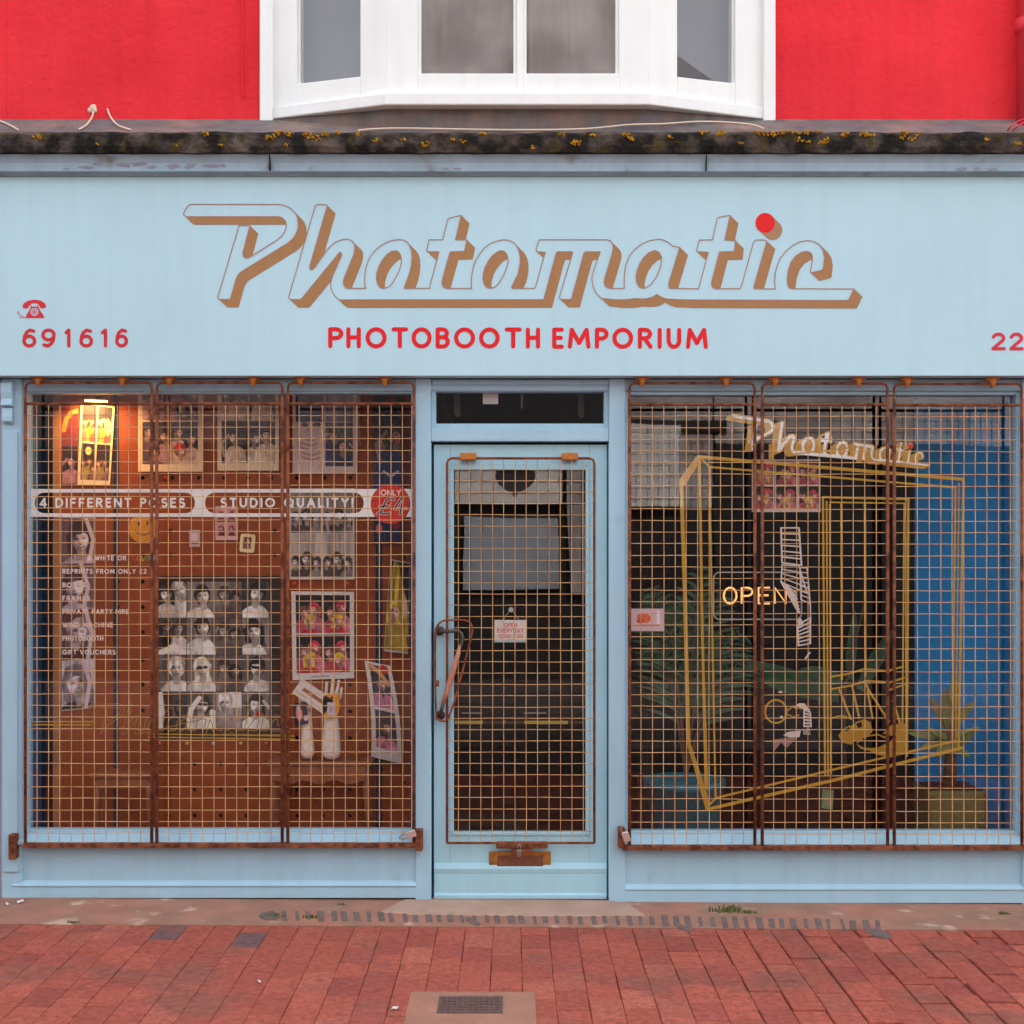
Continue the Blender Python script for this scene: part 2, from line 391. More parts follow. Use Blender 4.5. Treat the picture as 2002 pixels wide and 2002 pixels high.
# ------------------------------------------------------------------ lettering: a plain capital alphabet of strokes in a unit box, y up
def arc(cx, cy, rx, ry, a0, a1, n=10): return [(cx + rx * math.cos(R(a0 + (a1 - a0) * i / n)), cy + ry * math.sin(R(a0 + (a1 - a0) * i / n))) for i in range(n + 1)]
GL = {
 'A': (.82, [[(0, 0), (.5, 1), (1, 0)], [(.19, .34), (.81, .34)]]),
 'B': (.62, [[(0, 0), (0, 1)] + arc(.52, .77, .4, .23, 90, -90, 7) + [(0, .54)], [(0, .54)] + arc(.58, .27, .42, .27, 90, -90, 7) + [(0, 0)]]),
 'C': (.84, [arc(.55, .5, .55, .5, 48, 312, 14)]),
 'D': (.76, [[(0, 0), (0, 1)] + arc(.42, .5, .58, .5, 90, -90, 10) + [(0, 0)]]),
 'E': (.54, [[(1, 1), (0, 1), (0, 0), (1, 0)], [(0, .52), (.88, .52)]]),
 'F': (.52, [[(1, 1), (0, 1), (0, 0)], [(0, .5), (.85, .5)]]),
 'G': (.9, [arc(.52, .5, .52, .5, 48, 350, 15) + [(1, .44), (.58, .44)]]),
 'H': (.72, [[(0, 0), (0, 1)], [(1, 0), (1, 1)], [(0, .52), (1, .52)]]),
 'I': (.0, [[(.5, 0), (.5, 1)]]),
 'K': (.66, [[(0, 0), (0, 1)], [(1, 1), (0, .42)], [(.3, .6), (1, 0)]]),
 'L': (.5, [[(0, 1), (0, 0), (1, 0)]]),
 'M': (.92, [[(0, 0), (.1, 1), (.5, .22), (.9, 1), (1, 0)]]),
 'N': (.76, [[(0, 0), (0, 1), (1, 0), (1, 1)]]),
 'O': (1.0, [arc(.5, .5, .5, .5, 0, 360, 20)]),
 'P': (.58, [[(0, 0), (0, 1)] + arc(.48, .74, .52, .26, 90, -90, 8) + [(0, .48)]]),
 'Q': (1.0, [arc(.5, .5, .5, .5, 0, 360, 20), [(.6, .25), (.98, -.06)]]),
 'R': (.62, [[(0, 0), (0, 1)] + arc(.46, .75, .5, .25, 90, -90, 8) + [(0, .5)], [(.42, .5), (1, 0)]]),
 'S': (.56, [arc(.5, .75, .46, .25, 40, 250, 9) + arc(.5, .25, .5, .27, 80, -145, 10)]),
 'T': (.66, [[(0, 1), (1, 1)], [(.5, 1), (.5, 0)]]),
 'U': (.7, [[(0, 1), (0, .38)] + arc(.5, .38, .5, .38, 180, 360, 10) + [(1, 1)]]),
 'V': (.76, [[(0, 1), (.5, 0), (1, 1)]]),
 'W': (1.1, [[(0, 1), (.27, 0), (.5, .9), (.73, 0), (1, 1)]]),
 'Y': (.7, [[(0, 1), (.5, .48), (1, 1)], [(.5, .48), (.5, 0)]]),
 '0': (.66, [arc(.5, .5, .5, .5, 0, 360, 18)]), '1': (.26, [[(0, .84), (.8, 1), (.8, 0)]]),
 '2': (.6, [arc(.48, .72, .46, .28, 165, -25, 9) + [(0, 0), (1, 0)]]),
 '4': (.7, [[(.74, 0), (.74, 1), (0, .26), (1, .26)]]),
 '5': (.6, [[(.9, 1), (.15, 1), (.1, .56)] + arc(.48, .32, .5, .32, 120, -140, 10)]),
 '6': (.62, [arc(.5, .31, .5, .31, 0, 360, 16), [(.02, .36), (.06, .62), (.25, .86), (.55, 1), (.92, .93)]]),
 '9': (.62, [arc(.5, .69, .5, .31, 0, 360, 16), [(.98, .64), (.94, .38), (.75, .14), (.45, 0), (.08, .07)]]),
 '&': (.74, [[(1, .02), (.25, .68)] + arc(.42, .8, .24, .2, 200, -60, 8) + [(.1, .42)] + arc(.36, .24, .36, .24, 150, 330, 7) + [(.95, .48)]]),
 '!': (.0, [[(.5, 1), (.5, .32)], [(.5, .03), (.5, 0)]]), ':': (.0, [[(.5, .62), (.5, .6)], [(.5, .1), (.5, .08)]]), '-': (.3, [[(0, .45), (1, .45)]]),
 '£': (.62, [arc(.55, .72, .36, .28, 30, 180, 7) + [(.24, .3), (.05, 0), (1, 0)], [(0, .44), (.66, .44)]]),
}
def glyph(ch, x0, x1, yt, yb, w, caps=True):
    ins = w / 2; a, b = (x0 + ins, x1 - ins); t, bo = yt + ins, yb - ins
    if ch in 'I!:': a, b = x0 + (x1 - x0) / 2 - .5, x0 + (x1 - x0) / 2 + .5
    return strokes([[(a + (b - a) * u, bo + (t - bo) * v) for u, v in ln] for ln in GL[ch][1]], w, caps=caps)
def text(s, x0, x1, yt, yb, w, gap=None, caps=True):
    h = yb - yt - w
    wid = [0.45 * h if c == ' ' else GL[c][0] * h + w for c in s]
    n = len(s) - 1; g = (x1 - x0 - sum(wid)) / max(1, n)
    out = []; x = x0
    if g < 0.08 * h:                                 # squeeze to fit
        g = 0.12 * h; k = (x1 - x0 - g * n) / sum(wid); wid = [q * k for q in wid]
    for c, q in zip(s, wid):
        if c != ' ': out.append((c, glyph(c, x, x + q, yt, yb, w, caps)))
        x += q + g
    return out
def text_polys(*a, **k): return [p for c, ps in text(*a, **k) for p in ps]
# ================================================================== THE SETTING
def sheet(x0, x1, y, z0, z1): return MB().quad((x0, y, z0), (x1, y, z0), (x1, y, z1), (x0, y, z1))
def gz(x, y=0.0): return -0.0064 * x                 # the pavement falls slightly to the right
# ---- ground
mb = MB()
mb.quad((-60, -60, -0.35), (60, -60, -0.35), (60, 60, -0.35), (-60, 60, -0.35))
g = MB().add([(-60, -60, gz(-60) * .2 - .03), (60, -60, gz(60) * .2 - .03), (60, -3.4, gz(60) * .2 - .03), (-60, -3.4, gz(-60) * .2 - .03)], [(0, 1, 2, 3)])
tag(g.build('street', M_street), kind='structure')
tag(mb.build('ground', M_street), kind='structure')
# sand bed under the pavers
sb = MB().add([(-6, -3.5, gz(-6) - .016), (6, -3.5, gz(6) - .016), (6, -.40, gz(6) - .016), (-6, -.40, gz(-6) - .016)], [(0, 1, 2, 3)])
tag(sb.build('paving_bed', M_sand), kind='structure')
# red brick pavers, laid lengthways away from the shop
rng = random.Random(4)
pv = MB()
PITCH, PL = 0.118, 0.205
def paver(x0, x1, y0, y1, z, col, tx=0.0, ty=0.0):
    ch = 0.0028
    def zz(x, y): return gz(x) + z + tx * (x - (x0 + x1) / 2) + ty * (y - (y0 + y1) / 2)
    o = [(x0, y0), (x1, y0), (x1, y1), (x0, y1)]; i = [(x0 + ch, y0 + ch), (x1 - ch, y0 + ch), (x1 - ch, y1 - ch), (x0 + ch, y1 - ch)]
    vs = [(x, y, zz(x, y) - .03) for x, y in o] + [(x, y, zz(x, y) - .003) for x, y in o] + [(x, y, zz(x, y)) for x, y in i]
    fs = [(8, 9, 10, 11)] + [(k, (k + 1) % 4, 4 + (k + 1) % 4, 4 + k) for k in range(4)] + [(4 + k, 4 + (k + 1) % 4, 8 + (k + 1) % 4, 8 + k) for k in range(4)]
    pv.add(vs, fs, col)
DARKP = [(303, 1826), (463, 1838)]
def groundpt(px, py):
    d = EYE * FOC / (py - HORIZ); return ((px - 1001) * d / FOC, d - DIST)
darkpts = [groundpt(*q) for q in DARKP]
ncol = int(9.6 / PITCH)
for i in range(ncol):
    x = -4.8 + i * PITCH
    off = (0.5 if i % 2 else 0.0) * PL + rng.uniform(-.03, .03)
    y = -.452 - rng.uniform(0, .004)
    first = True
    right = max(0.0, min(1.0, (x - .25) / .8))
    while y > -3.35:
        ln = PL * (0.5 if first and i % 2 else 1.0) * rng.uniform(.93, 1.07)
        first = False
        if rng.random() < .10 * right: ln *= .55
        gap = 0.0012 + .006 * right * rng.random()
        y1 = y - ln
        cx, cy = x + PITCH / 2, (y + y1) / 2
        k = rng.uniform(.73, .92); q = rng.random()
        base = (180, 94, 78) if q < .72 else ((170, 88, 76) if q < .88 else (186, 104, 86))
        c = [v * k for v in lin(base)]
        for dx, dy in darkpts:
            if abs(dx - cx) < PITCH * .5 and y1 < dy < y: c = list(lin((110, 84, 84)))
        jx = rng.uniform(-.0012, .0012) * (1 + right)
        paver(x + jx + gap / 2, x + jx + PITCH - gap / 2, y1 + gap / 2 + .0016, y - gap / 2 - .0016, rng.uniform(-.0015, .0015) * (1 + 2.2 * right), c,
              rng.uniform(-.02, .02) * (.3 + right), rng.uniform(-.012, .012) * (.3 + right))
        y = y1
po = pv.build('brick_pavement', M_paver, attr=True); tag(po, kind='structure')
# concrete margin along the foot of the shop, broken edge and all
def strip(name, m, x0, x1, ya, yb, z, seg, jit, seed, thick=.03):
    b = MB(); n = seg
    vs = []; fs = []
    for i in range(n + 1):
        x = x0 + (x1 - x0) * i / n
        e = noise.noise(Vector((x * 6, seed, 0))) * jit + noise.noise(Vector((x * 23, seed, 3))) * jit * .5
        e2 = noise.noise(Vector((x * 7, seed + 4, 0))) * jit
        vs += [(x, ya + e2 * .3, gz(x) + z), (x, yb + e, gz(x) + z), (x, yb + e, gz(x) + z - thick), (x, ya + e2 * .3, gz(x) + z - thick)]
    for i in range(n):
        for k in range(4): fs.append((i * 4 + k, i * 4 + (k + 1) % 4, i * 4 + 4 + (k + 1) % 4, i * 4 + 4 + k))
    fs += [(0, 1, 2, 3), (n * 4 + 3, n * 4 + 2, n * 4 + 1, n * 4)]
    b.add(vs, fs); return b.build(name, m)
tag(strip('concrete_strip', M_conc, -4.8, 4.8, .06, -.450, .001, 240, .006, 1), kind='structure')
cb = MB(); rr = random.Random(8)                     # grey bricks set on edge, their worn tops showing as a row of teeth
nd = 52
for i in range(nd):
    u = i / (nd - 1); px = 535 + (1715 - 535) * u
    pyc = 1793 + 3 * math.sin(u * 3.1) + (24 * max(0, u - .45) ** 1.2)
    x, yc = groundpt(px + rr.uniform(-3, 3), pyc + rr.uniform(-.8, .8))
    hl = .085 * rr.uniform(.8, 1.1); w = .0112 * rr.uniform(.7, 1.3); sk = (u - .5) * .035
    z = gz(x) + rr.choice((.0045, .0042, .0035, .0025, .0016))
    cb.add([(x - w - sk, yc - hl, z), (x + w - sk, yc - hl, z), (x + w + sk, yc + hl, z), (x - w + sk, yc + hl, z),
            (x - w - sk, yc - hl, z - .02), (x + w - sk, yc - hl, z - .02), (x + w + sk, yc + hl, z - .02), (x - w + sk, yc + hl, z - .02)],
           [(0, 1, 2, 3), (0, 1, 5, 4), (1, 2, 6, 5), (2, 3, 7, 6), (3, 0, 4, 7)])
for px, py, w in ((527, 1795, .045), (925, 1803, .02), (1335, 1812, .02), (1718, 1822, .045)):
    x, y = groundpt(px, py); z = gz(x) + .0055
    pts = ell(x, y, w, .07, 9, .4); cb.add([(p[0], p[1], z) for p in pts] + [(p[0], p[1], z - .02) for p in pts], [tuple(range(9))] + [(k, (k + 1) % 9, 9 + (k + 1) % 9, 9 + k) for k in range(9)])
tag(cb.build('brick_edging', M_greybrick, bevel=.003), kind='structure')
ds = MB()                                            # pale doorstep
pts = [groundpt(*q) for q in ((790, 1764), (742, 1786), (800, 1790), (1000, 1792), (1180, 1791), (1262, 1789), (1225, 1768), (1190, 1764))]
ds.add([(x, min(y, .05), gz(x) + .012 - (.006 if i in (1, 2, 3, 4, 5) else 0)) for i, (x, y) in enumerate(pts)] + [(x, min(y, .05), gz(x) - .02) for x, y in pts],
       [tuple(range(8))] + [(k, (k + 1) % 8, 8 + (k + 1) % 8, 8 + k) for k in range(8)])
tag(ds.build('doorstep', M_conc2, bevel=.006), kind='structure')
# drain cover in its concrete surround
dr = thing('drain_cover', (0, -1.55, 0), 'small cast iron drain cover set in a pale concrete square in the brick pavement', 'drain cover')
a, b = groundpt(797, 1941); c, d = groundpt(1047, 1941); e, fy = groundpt(1000, 2060)
x0, x1 = groundpt(795, 1975)[0], groundpt(1048, 1975)[0]
MB().box(x0, x1, fy, b, -.02, .0045).build('surround', M_conc, dr, bevel=.004)
u0, u1 = groundpt(857, 1966)[0], groundpt(983, 1966)[0]; v1 = groundpt(900, 1951)[1]; v0 = groundpt(900, 1984)[1]
cv = MB().box(u0, u1, v0, v1, -.01, .0075)
for i in range(1, 12):
    for j in range(1, 6):
        cx, cy = u0 + (u1 - u0) * i / 12, v0 + (v1 - v0) * j / 6; cv.box(cx - .005, cx + .005, cy - .006, cy + .006, .0076, .0105)
cv.build('lid', M_iron, dr)
# weeds
def weed(name, px, py, n, s, label, seed):
    rg = random.Random(seed); x, y = groundpt(px, py); m = MB(); z = gz(x)
    for i in range(n):
        a = rg.uniform(0, 6.28); r = rg.uniform(0, s * 1.6); bx, by = x + r * math.cos(a) * 1.5, y + r * math.sin(a) * .4
        hgt = s * rg.uniform(.5, 1.2); ln = rg.uniform(-.8, .8) * hgt; w = .0035 * rg.uniform(.7, 1.4); wy = rg.uniform(-.5, .5) * hgt
        m.add([(bx - w, by, z), (bx + w, by, z), (bx + ln * .5 + w, by + wy * .4, z + hgt * .6), (bx + ln, by + wy, z + hgt), (bx + ln * .5 - w, by + wy * .4, z + hgt * .6)], [(0, 1, 2, 3, 4)])
    tag(m.build(name, M_grass), label, 'weed', 'weeds in the pavement cracks')
weed('weed', 1420, 1781, 46, .032, 'largest green weed tuft in the crack below the right stall riser', 1)
weed('weed', 1465, 1783, 22, .014, 'low flat green weed beside the largest tuft, under the right stall riser', 2)
weed('weed', 540, 1797, 22, .020, 'small weed at the left end of the grey brick edging', 3)
weed('weed', 607, 1798, 18, .018, 'small weed between the teeth of the grey brick edging, near its left end', 4)
weed('weed', 665, 1772, 10, .010, 'tiny weed in the crack below the left stall riser', 5)
weed('weed', 141, 1811, 14, .012, 'small weed on the far left joint between concrete strip and red bricks', 6)
weed('weed', 1965, 1782, 26, .014, 'low weed in the crack at the far right end of the concrete strip', 7)
lf = MB(); rl = random.Random(12)
def litter(px, py, ln, w, label):
    x, y = groundpt(px, py); z = gz(x) + .006; a = rl.uniform(0, 3.1); c, s_ = math.cos(a), math.sin(a); m = MB()
    pp = [(-ln, 0, 0), (-ln * .3, w, .006), (ln * .5, w * .7, .002), (ln, 0, .005), (ln * .2, -w, 0), (-ln * .5, -w * .6, .003)]
    m.add([(x + p[0] * c - p[1] * s_, y + p[0] * s_ + p[1] * c, z + p[2]) for p in pp], [tuple(range(6))])
    tag(m.build('paper_scrap', M_opppale, solid=.001), label, 'litter', 'scraps of litter on the pavement')
litter(40, 1772, .03, .012, 'largest pale scrap of litter on the concrete by the left corner')
litter(14, 1777, .022, .009, 'pale scrap of litter nearest the left edge, on the concrete strip')
litter(507, 1926, .012, .007, 'tiny pale scrap on the red bricks left of the drain cover')
litter(772, 1977, .014, .007, 'tiny pale scrap beside the left edge of the drain surround')

# ---- the shop building
shop = thing('shop_building', (0, .3, 0), 'pale blue painted shopfront below a bright red upper wall with white bay window', 'building')
XL, XR = X(8), X(2040)
ZF = 3.597
# upper wall
w = MB()
w.box(XL - .0, X(527, .03), .03, .30, ZF, 7.4)
w.box(X(1497, .03), X(2100, .03), .03, .30, ZF, 7.4)
w.box(X(527, .03), X(1497, .03), .03, .30, 5.7, 7.4)
w.box(XL - 1.2, XL, .031, .30, ZF, 7.4)
for px, py, s in ((252, 200, .012), (60, 165, .010), (85, 152, .008), (407, 218, .008), (470, 157, .010), (16, 219, .007), (88, 107, .008), (150, 60, .007), (310, 120, .006)):
    p = P(px, py, .03); w.lathe([(s, .0), (s * .7, -.0015), (s * .3, -.0028)], (p.x, p.y, p.z), 10, 'Y')
wo = w.build('red_wall', M_red, shop, bevel=.006)
MB().tube([P(474, -40, .024), P(474, 60, .022), P(473, 140, .022), P(475, 190, .024)], .0045, 6).build('painted_cable', M_red, wo)
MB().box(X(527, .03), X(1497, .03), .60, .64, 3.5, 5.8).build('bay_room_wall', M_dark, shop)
r = MB().add([(-3.4, -.05, 7.4), (3.4, -.05, 7.4), (3.4, 4.5, 9.4), (-3.4, 4.5, 9.4), (-3.4, -.05, 7.3), (3.4, -.05, 7.3), (3.4, 4.5, 9.3), (-3.4, 4.5, 9.3)],
             [(0, 1, 2, 3), (4, 5, 6, 7), (0, 1, 5, 4), (2, 3, 7, 6), (1, 2, 6, 5), (0, 3, 7, 4)]); r.build('roof', M_slate, shop)
s = MB(); s.box(-3.4, -2.6, .31, 5.6, 0, 7.3); s.box(2.62, 2.75, .35, 5.6, 0, 7.3); s.box(-3.4, 2.75, 5.5, 5.6, 0, 9.2); s.build('side_wall', M_greywall, shop)

# bay window
bay = MB(); A = Vector((X(527, .03), .03)); B = Vector((X(757, -.145), -.145)); C = Vector((X(1268, -.145), -.145)); Dp = Vector((X(1497, .03), .03))
def obox(m, a, b, u0, u1, d0, d1, z0, z1):
    t = b - a; n = Vector((t.y, -t.x)).normalized()
    if n.y > 0: n = -n
    p = [a + t * u0 - n * d1, a + t * u1 - n * d1, a + t * u1 - n * d0, a + t * u0 - n * d0]
    vs = [(q.x, q.y, z) for z in (z0, z1) for q in p]
    m.add(vs, [(0, 1, 2, 3), (4, 7, 6, 5), (0, 4, 5, 1), (1, 5, 6, 2), (2, 6, 7, 3), (3, 7, 4, 0)])
ZS0, ZS1, ZG, ZT = 3.600, 3.655, 3.752, 5.55
panels = [(A, B, [(.237, .776)]), (B, C, [(.117, .495), (.521, .887)]), (C, Dp, [(.24, .735)])]
glassm = []
for a_, b_, holes in panels:
    edges = [0.0] + [v for h in holes for v in h] + [1.0]
    for k in range(0, len(edges), 2): obox(bay, a_, b_, edges[k], edges[k + 1], -.0, .07, ZS1, ZT)
    for h in holes:
        obox(bay, a_, b_, h[0], h[1], 0.0, .07, ZS1, ZG); obox(bay, a_, b_, h[0], h[1], 0, .07, ZT - .1, ZT)
        for u0, u1 in ((h[0], h[0] + .012), (h[1] - .012, h[1])): obox(bay, a_, b_, u0, u1, .015, .05, ZG, ZT - .1)
        glassm.append((a_, b_, h))
bay.box(X(508, 0), X(533, 0), -.004, .04, 3.585, ZT); bay.box(X(1493, 0), X(1516, 0), -.004, .04, 3.585, ZT)
bayo = bay.build('bay_window', M_white, shop, bevel=.004)
for a_, b_, h in glassm:
    gm = MB(); t_ = b_ - a_; n_ = Vector((t_.y, -t_.x)).normalized(); n_ = -n_ if n_.y > 0 else n_; q0 = a_ + t_ * (h[0] + .011) - n_ * .03; q1 = a_ + t_ * (h[1] - .011) - n_ * .03; gm.quad((q0.x, q0.y, ZG - .003), (q1.x, q1.y, ZG - .003), (q1.x, q1.y, ZT - .09), (q0.x, q0.y, ZT - .09)); gm.build('pane', M_glass2, bayo)
def ring(m, off, z0, z1, back=.2):
    pa = [A + Vector((-.02, off * 0)), B + Vector((-off * .15, -off)), C + Vector((off * .15, -off)), Dp + Vector((.02, 0))]
    pa[0].y = .03; pa[3].y = .03
    vs = [(q.x, q.y, z) for z in (z0, z1) for q in pa]
    m.add(vs, [(0, 1, 2, 3), (7, 6, 5, 4), (0, 4, 5, 1), (1, 5, 6, 2), (2, 6, 7, 3), (3, 7, 4, 0)])
sm = MB(); ring(sm, .032, ZS0, ZS1); sm.build('sill', M_white, bayo, bevel=.006)
cm = MB()
for a_, b_, h in glassm: obox(cm, a_, b_, max(.02, h[0] - .05), min(.98, h[1] + .05), .11, .112, ZS1, ZT)
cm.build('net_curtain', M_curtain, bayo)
rm_ = MB(); ring(rm_, .08, ZT + .002, ZT + .14); rm_.build('bay_roof', M_lead, bayo, bevel=.01)
am = MB(); ring(am, -.028, 3.40, ZS0 - .002); am.build('apron', M_lead, shop)

# ledge, flashing, cornice
led = MB(); zc0, zc1 = Z(297, -.20), Z(257, -.20)
led.extr([(-.195, zc0), (-.202, zc0 + .025), (-.200, zc1 - .015), (-.188, zc1), (-.12, zc1 + .004), (.02, zc1 + .004), (.02, zc0 - .0), (-.16, zc0)], -3.6, 3.2, 680, .007, 3)
lo = led.build('stone_ledge', M_stone, shop, smooth=False)
rl = random.Random(21); lc = MB()
spots = [(72, 267, 9), (400, 262, 6), (530, 268, 9), (548, 258, 9), (566, 262, 8), (600, 264, 10), (618, 270, 9), (636, 262, 8), (660, 258, 6), (700, 262, 5), (735, 275, 5), (789, 272, 5), (829, 281, 9), (886, 273, 4), (904, 276, 6), (943, 260, 6),
         (1040, 288, 4), (1098, 262, 6), (1125, 279, 9), (1132, 276, 5), (1160, 264, 4), (1226, 264, 8), (1234, 272, 5), (1312, 267, 5), (1372, 259, 5), (1385, 257, 6), (1405, 258, 9), (1412, 262, 6), (1478, 257, 7), (1492, 260, 9), (1510, 262, 9), (1525, 258, 9), (1545, 257, 8), (1560, 259, 6), (1580, 257, 8), (1600, 255, 7), (1565, 273, 6), (1579, 276, 5), (1610, 279, 9), (1616, 272, 5), (1652, 263, 8), (1690, 262, 8), (1703, 264, 6), (1770, 258, 6), (1768, 268, 6), (1782, 270, 7), (1795, 264, 6), (1931, 272, 5), (1991, 280, 5), (190, 282, 3), (430, 284, 3), (345, 283, 3), (560, 282, 4), (1450, 280, 4)]
for px, py, s in spots:
    for k in range(int(s * 1.6)):
        a = rl.uniform(0, 6.28); q = rl.uniform(0, 1) ** .6 * s * .95
        cx, cy = px + q * math.cos(a) * 1.25, max(256.5, min(295, py + q * math.sin(a) * .7)); rr_ = rl.uniform(1.0, 2.8)
        p = P(cx, cy, -.203 + rl.uniform(-.004, 0)); 
        lc.lathe([(rr_ * .0023, .006), (rr_ * .0021 * rl.uniform(.8, 1.1), -.001), (rr_ * .001, -.005)], (p.x, p.y, p.z), 6, 'Y')
tag(lc.build('lichen', M_lichen, lo), kind='stuff')
fl = MB().extr([(-.180, zc1 + .002), (.028, ZF + .004), (.028, ZF - .02), (-.180, zc1 - .02)], -3.6, 3.2, 90, .003, 7); fl.build('flashing', M_lead, shop)
cn = MB()
cn.extr([(y_, zc0 + z_) for y_, z_ in ((-.170, -.001), (-.170, -.008), (-.161, -.018), (-.152, -.035), (-.148, -.060), (-.147, -.070), (-.113, -.072), (-.110, -.080), (-.02, -.080), (-.02, -.001))], -3.6, 3.2, 40)
co = cn.build('cornice', M_cornice, shop)
MB().box(X(539), X(541), -.1725, -.146, zc0 - .071, zc0 - .002).box(X(1370), X(1371.6), -.1725, -.146, zc0 - .071, zc0 - .002).build('board_joint', M_black, co)
ZFT = zc0 - .081
# little flakes of paint that have come off the cornice
pl = []; rp = random.Random(5)
for (px, py, w_, h_) in ((170, 327, 16, 4), (188, 322, 12, 3), (240, 323, 20, 6), (272, 321, 22, 6), (296, 327, 10, 4), (340, 326, 16, 6), (372, 325, 14, 6), (412, 325, 16, 5), (436, 324, 8, 3), (528, 326, 7, 6), (872, 330, 8, 3), (892, 330, 12, 3), (1880, 331, 14, 4), (1910, 330, 8, 5), (1942, 331, 12, 3), (130, 330, 8, 3)):
    pl.append(([(px + w_ * math.cos(6.283 * i / 9) * rp.uniform(.6, 1.2), py + h_ * math.sin(6.283 * i / 9) * rp.uniform(.5, 1.2)) for i in range(9)], (146, 148, 164)))
art('bare_paint_patch', [(q, c) for q, c in pl], on_wall((0, -.1512, zc0 - .0482), (0, -1, -.148)), M_paintart, co)

# structural core behind the fascia
MB().box(XL - 1.2, 2.62, -.018, .30, 2.40, ZFT - .001).build('fascia_beam', M_dark, shop)
ZFB = Z(735, -.10)
# head rail over windows and door
hd = MB(); hd.box(XL, XR + .3, .0, .10, Z(764, 0.0), ZFB - .001)
hd.box(X(845), X(1190), -.012, .0, Z(753, 0), ZFB - .004)
hd.build('head_rail', M_blue, shop, bevel=.004)
# pilasters
def pilaster(p0, p1, zb, yf=-.02, panel=True):
    m = MB(); m.box(X(p0), X(p1), yf, .12, gz(X(p0)) - .05, ZFB - .002)
    if panel: m.box(X(p0 + 5), X(p1 - 6), yf - .010, yf + .01, gz(X(p0)) + .12, Z(845))
    return m.build('pilaster', M_blue, shop, bevel=.004)
p1_ = pilaster(6, 45, 0)
cbm = MB()
cbm.extr([(-.02, Z(751)), (-.060, Z(751)), (-.060, Z(770)), (-.052, Z(782)), (-.058, Z(791)), (-.064, Z(793)), (-.060, Z(796)), (-.03, Z(798)), (-.02, Z(798))], X(10), X(32))
cbm.extr([(-.02, Z(798)), (-.045, Z(799)), (-.050, Z(815)), (-.050, Z(825)), (-.040, Z(829)), (-.02, Z(829))], X(11), X(31))
cbm.build('corbel', M_blue, p1_, bevel=.003)
pilaster(813, 843, 0, panel=False); pilaster(1190, 1222, 0, panel=False); pilaster(1996, 2040, 0)
# fanlight over the door
fa = MB()
fa.box(X(843), X(1190), -.012, .10, Z(863), Z(838))
fa.pbox(843, 852, 753, 838, .01, .08); fa.pbox(1181, 1190, 753, 838, .01, .08); fa.pbox(852, 1181, 828, 838, .01, .08); fa.pbox(852, 1181, 753, 766, .01, .08)
fo = fa.build('fanlight', M_blue, shop, bevel=.003)
sheet(X(848, .05), X(1184, .05), .05, Z(836, .05), Z(757, .05)).build('pane', M_glass, fo)
# shop windows: frame, sill, pane
def shop_window(p0, p1, ptop, pbot, ps):
    m = MB()
    m.pbox(p0, p0 + 9, ptop - 4, pbot, .02, .09); m.pbox(p1 - 9, p1, ptop - 4, pbot, .02, .09); m.pbox(p0 + 9, p1 - 9, ptop - 4, ptop + 3, .02, .09)
    m.pbox(p0 + 9, p1 - 9, pbot - 6, pbot + 2, .03, .09)
    o = m.build('window_frame', M_blue, shop, bevel=.003)
    s_ = MB(); za = Z(pbot, .03)
    s_.extr([(.03, za + .004), (-.035, Z(ps, -.035)), (-.035, Z(ps + 6, -.035)), (.0, Z(ps + 9, 0)), (.09, Z(ps + 9, 0)), (.09, za - .01), (.031, za - .006)], X(p0 - 14 if p0 < 900 else p0 - 2), X(p1 + 4)); s_.build('sill', M_blue, o, bevel=.004)
    sheet(X(p0 + 5, .06), X(p1 - 5, .06), .06, Z(pbot, .06), Z(ptop, .06)).build('pane', M_glass, o)
shop_window(45, 813, 766, 1628, 1646)
shop_window(1222, 1996, 769, 1631, 1650)
# stall risers
def riser(p0, p1, pt, pm, pb):
    m = MB(); x0, x1 = X(p0), X(p1)
    MB().box(x0, x1, .02, .09, -.1, Z(pb - 3, 0)).build('dark_base_strip', M_black, shop)  # contact shadow under the riser put in as a black strip
    m.box(x0, x1, -.004, .09, Z(pb, 0), Z(pt, 0))
    m.extr([(-.004, Z(pm - 7, 0)), (-.016, Z(pm - 3, 0)), (-.024, Z(pm + 1, 0)), (-.024, Z(pm + 3, 0)), (-.019, Z(pm + 6, 0)), (-.019, Z(pb, 0)), (-.004, Z(pb, 0))], x0 + .001, x1 - .001)
    return m.build('stall_riser', M_blue, shop, bevel=.003)
riser(26, 815, 1655, 1727, 1754); riser(1221, 1998, 1660, 1734, 1764)

# the door
yd = .03
dm = MB()
dm.pbox(848, 880, 869, 1757, yd, yd + .045); dm.pbox(1152, 1187, 869, 1757, yd, yd + .045)
dm.pbox(880, 1152, 869, 912, yd, yd + .045); dm.pbox(880, 1152, 1634, 1757, yd, yd + .045)
dx0, dx1 = X(848, yd) + .002, X(1187, yd) - .002
dm.extr([(yd, Z(1686, yd)), (yd - .012, Z(1691, yd)), (yd - .018, Z(1697, yd)), (yd - .014, Z(1705, yd)), (yd - .012, Z(1707, yd)), (yd - .012, Z(1745, yd)), (yd - .018, Z(1748, yd)), (yd - .018, Z(1756, yd)), (yd, Z(1756, yd))], dx0, dx1)
door = dm.build('door', M_door, shop, bevel=.003)
bd = MB()
bd.pbox(880, 887, 912, 1634, yd - .006, yd + .03); bd.pbox(1145, 1152, 912, 1634, yd - .006, yd + .03); bd.pbox(887, 1145, 905, 918, yd - .006, yd + .03); bd.pbox(887, 1145, 1627, 1634, yd - .006, yd + .03)
bd.build('glazing_bead', M_door, door, bevel=.003)
sheet(X(884, .055), X(1148, .055), .055, Z(1632, .055), Z(912, .055)).build('pane', M_glass, door)
lp = MB(); lp.pbox(956, 1077, 1665, 1702, yd - .010, yd); lp_o = lp.build('letter_plate', M_brass, door, bevel=.004)
